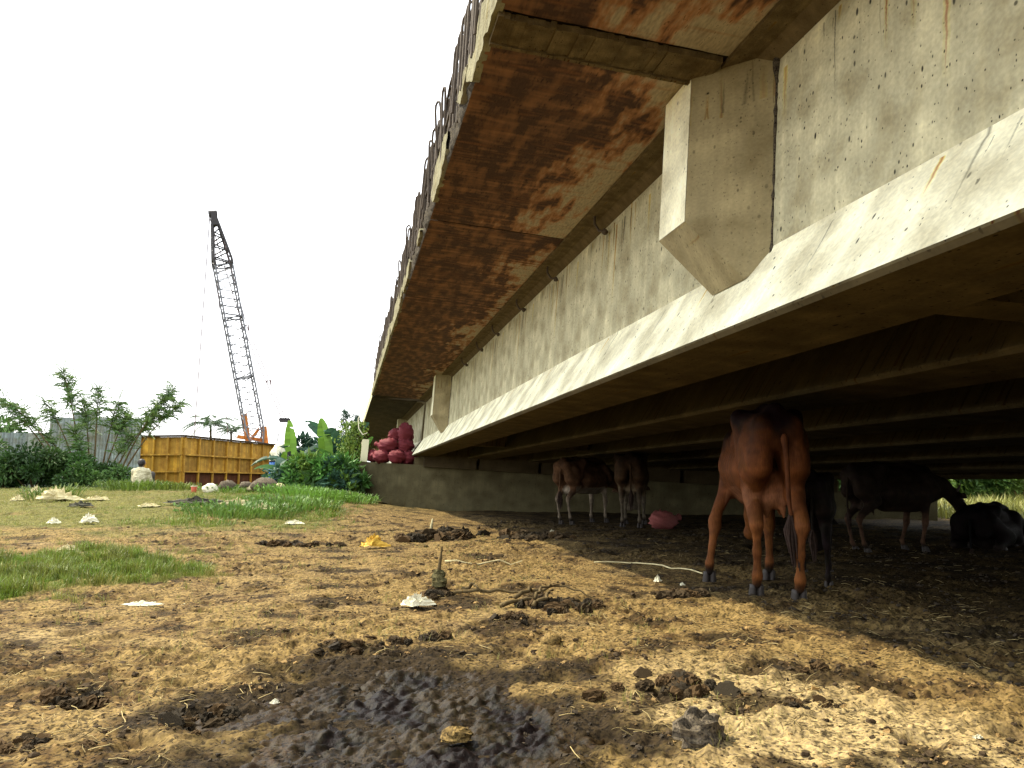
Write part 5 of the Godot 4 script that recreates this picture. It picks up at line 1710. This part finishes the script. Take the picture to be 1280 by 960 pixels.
	# black crate
	var c := thing("crate", "black slatted crate on legs before the banana plants", "crate", Vector3(-1.46, ground_y(-1.46, -26.0) + 0.25, -26.0), 0.15)
	for y in 7:
		for f in 4:
			var b := Build.new()
			var a := PI / 2 * f
			var t := Transform3D(Basis(Vector3.UP, a), Vector3.ZERO)
			b.box(t * xf(Vector3(0, 0.22 + y * 0.10, 0.32), Vector3(0, 0, rng.randfn() * 0.03)), Vector3(0.64, 0.055, 0.02))
			put("slat", b.mesh(false), M.black, c)
	for f in 4:
		var b := Build.new()
		b.box(xf(Vector3(0.31 if f & 1 else -0.31, 0.48, 0.31 if f & 2 else -0.31)), Vector3(0.06, 0.96, 0.06))
		put("leg", b.mesh(false), M.black, c)
	var ib := Build.new()
	ib.box(xf(Vector3(0, 0.30, 0)), Vector3(0.58, 0.42, 0.58))
	put("load", ib.mesh(false), M.grey_mat, c)
	# small shed behind the person
	var sh := thing("shed", "low white-walled shed with a dark opening behind the seated person", "shed", Vector3(-8.6, 0.58, -36.2))
	var wb := Build.new()
	wb.box(xf(Vector3(0, 1.15, 0)), Vector3(2.4, 0.9, 2.0))
	put("wall", wb.mesh(false), M.white, sh)
	var w2 := Build.new()
	w2.box(xf(Vector3(0, 0.35, 0)), Vector3(2.38, 0.7, 1.9))
	put("base", w2.mesh(false), M.shaded_concrete, sh)
	var rf := Build.new()
	rf.box(xf(Vector3(0, 1.64, 0.1), Vector3(0.06, 0, 0)), Vector3(2.8, 0.06, 2.6))
	put("roof", rf.mesh(false), M.sheet, sh)
	var ps := Build.new()
	ps.tube([Vector3.ZERO, Vector3(0, 2.6, 0)], [0.035], 6)
	put_thing("pole", "thin dark pole standing at the bin's right end", "pole", ps.mesh(), M.boom_dark, -3.25, -39.6)
	# white cable looped over the deck edge beside the sacks
	var cb := Build.new()
	cb.tube([Vector3(0.52, 3.02, -24.2), Vector3(0.38, 2.75, -24.1), Vector3(0.40, 2.45, -24.1), Vector3(0.52, 2.25, -24.0), Vector3(0.66, 2.30, -23.95)], [0.016], 6)
	tag(put("cable", cb.mesh(), M.white), "white cable looped down from the deck edge beside the pile of sacks", "cable")

func make_near_things() -> void:
	put_thing("rock", "dark pointed rock at the bottom right on pale ground", "rock", crumple(Vector3(0.062, 0.05, 0.05), 501, 14, 0.9, false), M.grey_stone, 1.09, -2.31, 0.02, 0.4)
	put_thing("stone", "yellowish flat stone lying in the wet mud", "stone", crumple(Vector3(0.038, 0.022, 0.028), 502, 12, 0.75, false), M.stone, 0.38, -2.60, 0.035, 0.3)
	put_thing("stone", "brownish stone on the dirt right of the wallow", "stone", crumple(Vector3(0.055, 0.035, 0.045), 503, 12, 0.3), M.stone, 1.02, -3.79, 0.012, 0.9)
	# trodden clods of earth and dung: heaps of separate lumps
	for h in [
		["pile of dark clods right of the wallow", 1.29, -2.88, 0.26, 0.10, 22, 0.050], ["long heap of dung on the dirt in the distance, beside a small stick", 1.30, -11.0, 0.55, 0.22, 34, 0.13],
		["low dark heap in the shade, right of the long dung heap", 2.62, -10.6, 0.55, 0.2, 22, 0.12], ["dark clods among the dried roots", 1.40, -4.95, 0.26, 0.22, 34, 0.062],
		["clump of dark clods left of the thin cow's hooves", 2.38, -5.30, 0.14, 0.07, 12, 0.055], ["dark clods at the far left of the dirt", -0.98, -3.25, 0.10, 0.06, 10, 0.045],
		["dark clods at the lower left, left of the wallow", -0.48, -2.93, 0.12, 0.10, 13, 0.042], ["dark clods in the lower left corner", -0.95, -2.72, 0.14, 0.06, 10, 0.035],
		["dark clods at the base of the stake", 0.66, -5.55, 0.10, 0.08, 14, 0.05], ["dark clods between wallow and foam chunk", 0.35, -3.95, 0.22, 0.06, 14, 0.035],
		["dark clods above the wallow's left side", 0.02, -3.80, 0.18, 0.05, 12, 0.032], ["clods on the dirt below the dried roots", 0.98, -4.55, 0.14, 0.06, 9, 0.035],
		["clods along the shadow edge at the right", 2.05, -3.1, 0.20, 0.06, 10, 0.028], ["clods at the right bottom on pale ground", 1.62, -2.62, 0.16, 0.05, 12, 0.02], ["dark clods left of the yellow bag", -0.4, -10.4, 0.5, 0.12, 16, 0.07]]:
		var o := thing("clod_heap", h[0], "heap of clods", Vector3(h[1], ground_y(h[1], h[2]), h[2]), 0.0, "heaps of trodden clods")
		for i in int(h[5] * 1.7):
			var s: float = h[6] * (0.22 + 0.55 * pow(rng.randf(), 1.6))
			var p := Vector3(rng.randfn() * h[3] * 0.5, 0, rng.randfn() * h[4] * 0.8)
			p.y = ground_y(h[1] + p.x, h[2] + p.z) - o.position.y + s * 0.25
			put("clod", M.clod_shapes[rng.randi() % 6], M.clod_tones[rng.randi() % 3], o, Transform3D(Basis.from_euler(Vector3(rng.randf() * 6, rng.randf() * 6, rng.randf() * 6)).scaled(Vector3(s, s * 0.75, s)), p))
	# stake with a rag of dried mud round its foot
	var st := thing("stake", "short weathered stake standing in the dirt, wrapped at its foot", "stake", Vector3(0.67, ground_y(0.67, -5.59), -5.59))
	var sb := Build.new()
	sb.tube([Vector3(-0.01, -0.03, 0), Vector3(0.0, 0.10, 0), Vector3(0.015, 0.20, 0), Vector3(0.03, 0.32, 0)], [0.022, 0.016, 0.012, 0.006], 8)
	put("stick", sb.mesh(), M.twig, st)
	for k in 6:
		var ws := 0.020 + 0.016 * rng.randf()
		put("wrapping", crumple(Vector3(ws, ws * 1.1, ws), 521 + k, 10, 1.0, false), M.wrap, st, xf(Vector3(0.022 * rng.randfn(), 0.012 + 0.020 * k, 0.018 * rng.randfn()), Vector3(0, k * 1.3, 0.4 * rng.randfn())))
	# dried roots
	var rt := thing("dried_roots", "tangle of pale dried roots on the dirt right of the stake", "roots", Vector3(1.2, 0, -5.1))
	for r in [[Vector3(-0.50, 0, -0.42), Vector3(-0.28, 0.05, -0.30), Vector3(-0.05, 0.05, -0.28), Vector3(0.2, 0.03, -0.2)], [Vector3(-0.05, 0.04, -0.1), Vector3(0.1, 0.09, -0.22), Vector3(0.3, 0.10, -0.25), Vector3(0.52, 0.05, -0.1)], [Vector3(-0.2, 0.02, 0.12), Vector3(0.05, 0.05, 0.02), Vector3(0.15, 0.10, -0.12), Vector3(0.28, 0.11, -0.2)], [Vector3(0.0, 0.03, 0.18), Vector3(0.12, 0.08, 0.1), Vector3(0.2, 0.09, -0.08)], [Vector3(-0.36, 0.03, -0.4), Vector3(-0.30, 0.10, -0.33), Vector3(-0.24, 0.04, -0.25)]]:
		var b := Build.new()
		var pts := []
		for i in 16:
			var t: float = i / 15.0 * (r.size() - 1)
			var s := mini(int(t), r.size() - 2)
			var p: Vector3 = r[s].lerp(r[s + 1], t - s) + Vector3(rng.randfn(), rng.randfn() * 0.6, rng.randfn()) * 0.009
			p.y += ground_y(1.2 + p.x, -5.1 + p.z)
			pts.append(p)
		b.tube(pts, [0.016, 0.015, 0.014, 0.013, 0.013, 0.012, 0.012, 0.011, 0.011, 0.010, 0.009, 0.008, 0.007, 0.006, 0.005, 0.004], 6)
		put("root", b.mesh(), M.twig, rt)
	var cd := Build.new()
	var cp := []
	for i in 14:
		var t := i / 13.0
		var x := lerpf(2.55, 3.16, t)
		var z := lerpf(-7.75, -6.62, t * t) 
		cp.append(Vector3(x + 0.10 * sin(t * 2.6), ground_y(x, z) + 0.02, z))
	cd.tube(cp, [0.007], 6)
	tag(put("cord", cd.mesh(), M.cream), "thin white cord lying in the shade left of the thin cow's foreleg", "cord")
	var sk := Build.new()
	var sp := []
	for i in 8:
		var x := lerpf(0.98, 1.75, i / 7.0)
		sp.append(Vector3(x, ground_y(x, -7.6) + 0.022, -7.6 + 0.03 * sin(i)))
	sk.tube(sp, [0.012, 0.011, 0.010, 0.009, 0.008, 0.007, 0.006, 0.005], 6)
	tag(put("stick", sk.mesh(), M.cream), "long thin pale stick lying above the stake", "stick")
	var s2 := Build.new()
	s2.tube([Vector3(0, -0.02, 0), Vector3(0.0, 0.14, 0), Vector3(0.02, 0.24, 0)], [0.03, 0.022, 0.012], 7)
	put_thing("stump", "small pale stub standing behind the long dung heap", "stump", s2.mesh(), M.cream, 1.25, -11.25)
	# pink sack under the far cows
	var ps := thing("pink_sack", "pinkish red sack lying on the ground below the right far cow", "sack", Vector3(5.45, 0.14, -12.7), 0.5)
	var n := noise(531, 1.8, 3)
	var pb := Build.new()
	pb.lump(Vector3.ZERO, Vector3(0.32, 0.17, 0.20), n, 0.2, 14)
	put("bag", pb.mesh(), M.pink_sack, ps)
	var pn := Build.new()
	pn.tube([Vector3(0.28, 0.0, 0), Vector3(0.35, 0.03, 0), Vector3(0.43, 0.05, 0.02)], [0.09, 0.04, 0.07], 8)
	put("tied_neck", pn.mesh(), M.pink_sack, ps)
	var straws := []
	for i in 5200:
		var d := 2.0 * pow(6.0, rng.randf())
		var a := deg_to_rad(rng.randf_range(-26.0, 48.0))
		var x := sin(a) * d
		var z := -cos(a) * d
		if mud_field(x, z) > -0.1 or patch.get_noise_2d(x * 1.1 + 60.0, z * 1.1) < -0.05: continue
		straws.append([Transform3D(Basis.from_euler(Vector3(rng.randfn() * 0.25, rng.randf() * TAU, rng.randfn() * 0.25)).scaled(Vector3.ONE * rng.randf_range(0.5, 1.3)), Vector3(x, ground_y(x, z) + 0.006, z)), Color(0.42, 0.33, 0.15).lerp(Color(0.12, 0.085, 0.04), rng.randf())])
	var sw := Build.new()
	sw.tube([Vector3(-0.03, 0, 0), Vector3(0.0, 0.003, 0.004), Vector3(0.03, 0, 0)], [0.0016], 3)
	scatter("straw", sw.mesh(), M.crumb, straws)
	# crumbs of soil over the near ground
	var list := [[], [], []]
	for i in 26000:
		var d := 1.9 * pow(8.0, rng.randf())
		var a := deg_to_rad(rng.randf_range(-26.0, 50.0))
		var x := sin(a) * d
		var z := -cos(a) * d
		var b := blotch.get_noise_2d(x, z)
		if rng.randf() > 0.35 + 1.3 * b + 0.5 * patch.get_noise_2d(x * 0.7, z * 0.7): continue
		if grass_field(x, z) > 0.4: continue
		var s := 0.0030 * pow(4.2, pow(rng.randf(), 3.2)) * (0.75 + d * 0.10)
		var m := mud_field(x, z)
		var c := Color(0.13, 0.08, 0.035).lerp(Color(0.33, 0.215, 0.085), rng.randf())
		if rng.randf() < 0.75: c = Color(0.06, 0.042, 0.024)
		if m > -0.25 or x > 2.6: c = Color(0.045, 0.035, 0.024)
		list[i % 3].append([Transform3D(Basis.from_euler(Vector3(rng.randf() * 6, rng.randf() * 6, 0)).scaled(Vector3(s * rng.randf_range(0.8, 1.6), s * 0.75, s)), Vector3(x, ground_y(x, z) + s * 0.25, z)), c])
	for k in 3: scatter("soil_crumbs", M.crumb_shapes[k], M.crumb, list[k])

func _ready() -> void:
	rng.seed = 7
	var cam := Camera3D.new()
	cam.name = "camera"
	cam.fov = 53.13
	cam.near = 0.05
	cam.far = 2500.0
	add_child(cam)
	cam.position = Vector3(0, 0.8, 0)
	cam.rotation_degrees = Vector3(7.3012, -12.2421, 0)
	cam.current = true
	var env := Environment.new()
	env.background_mode = Environment.BG_SKY
	var sky := ProceduralSkyMaterial.new()
	sky.sky_top_color = Color(0.93, 0.96, 1.0)
	sky.sky_horizon_color = Color(1.0, 1.0, 0.99)
	sky.sky_curve = 0.3
	sky.ground_bottom_color = Color(0.35, 0.30, 0.2)
	sky.ground_horizon_color = Color(0.6, 0.58, 0.5)
	sky.sky_energy_multiplier = 1.25
	sky.sun_angle_max = 2.0
	env.sky = Sky.new()
	env.sky.sky_material = sky
	env.tonemap_mode = Environment.TONE_MAPPER_LINEAR
	env.tonemap_exposure = 1.8
	env.sdfgi_enabled = true
	env.ssao_enabled = true
	env.ssil_enabled = true
	var we := WorldEnvironment.new()
	we.name = "world_environment"
	we.environment = env
	add_child(we)
	var sun := DirectionalLight3D.new()
	sun.name = "sun"
	sun.light_energy = 1.5
	sun.light_color = Color(1.0, 0.95, 0.84)
	sun.light_angular_distance = 0.8
	sun.shadow_enabled = true
	add_child(sun)
	sun.look_at_from_position(Vector3(-0.47, 0.88, -0.42) * 50.0, Vector3.ZERO)
	make_materials()
	make_ground()
	make_mud()
	var span := make_span("bridge_span", "near span of the grey concrete girder bridge, its rust-stained deck overhanging at the left", -23.65, 15.2, true)
	make_overhang(span)
	make_span("bridge_span", "next span of the bridge, seen as a dark strip beyond the pier cap", -64.0, -24.3, false)
	make_pier()
	make_sacks()
	make_cattle()
	make_person(Vector3(-5.58, 0.62, -23.3))
	make_bin()
	make_crane()
	make_fence()
	make_plants()
	make_grass()
	make_litter()
	make_near_things()
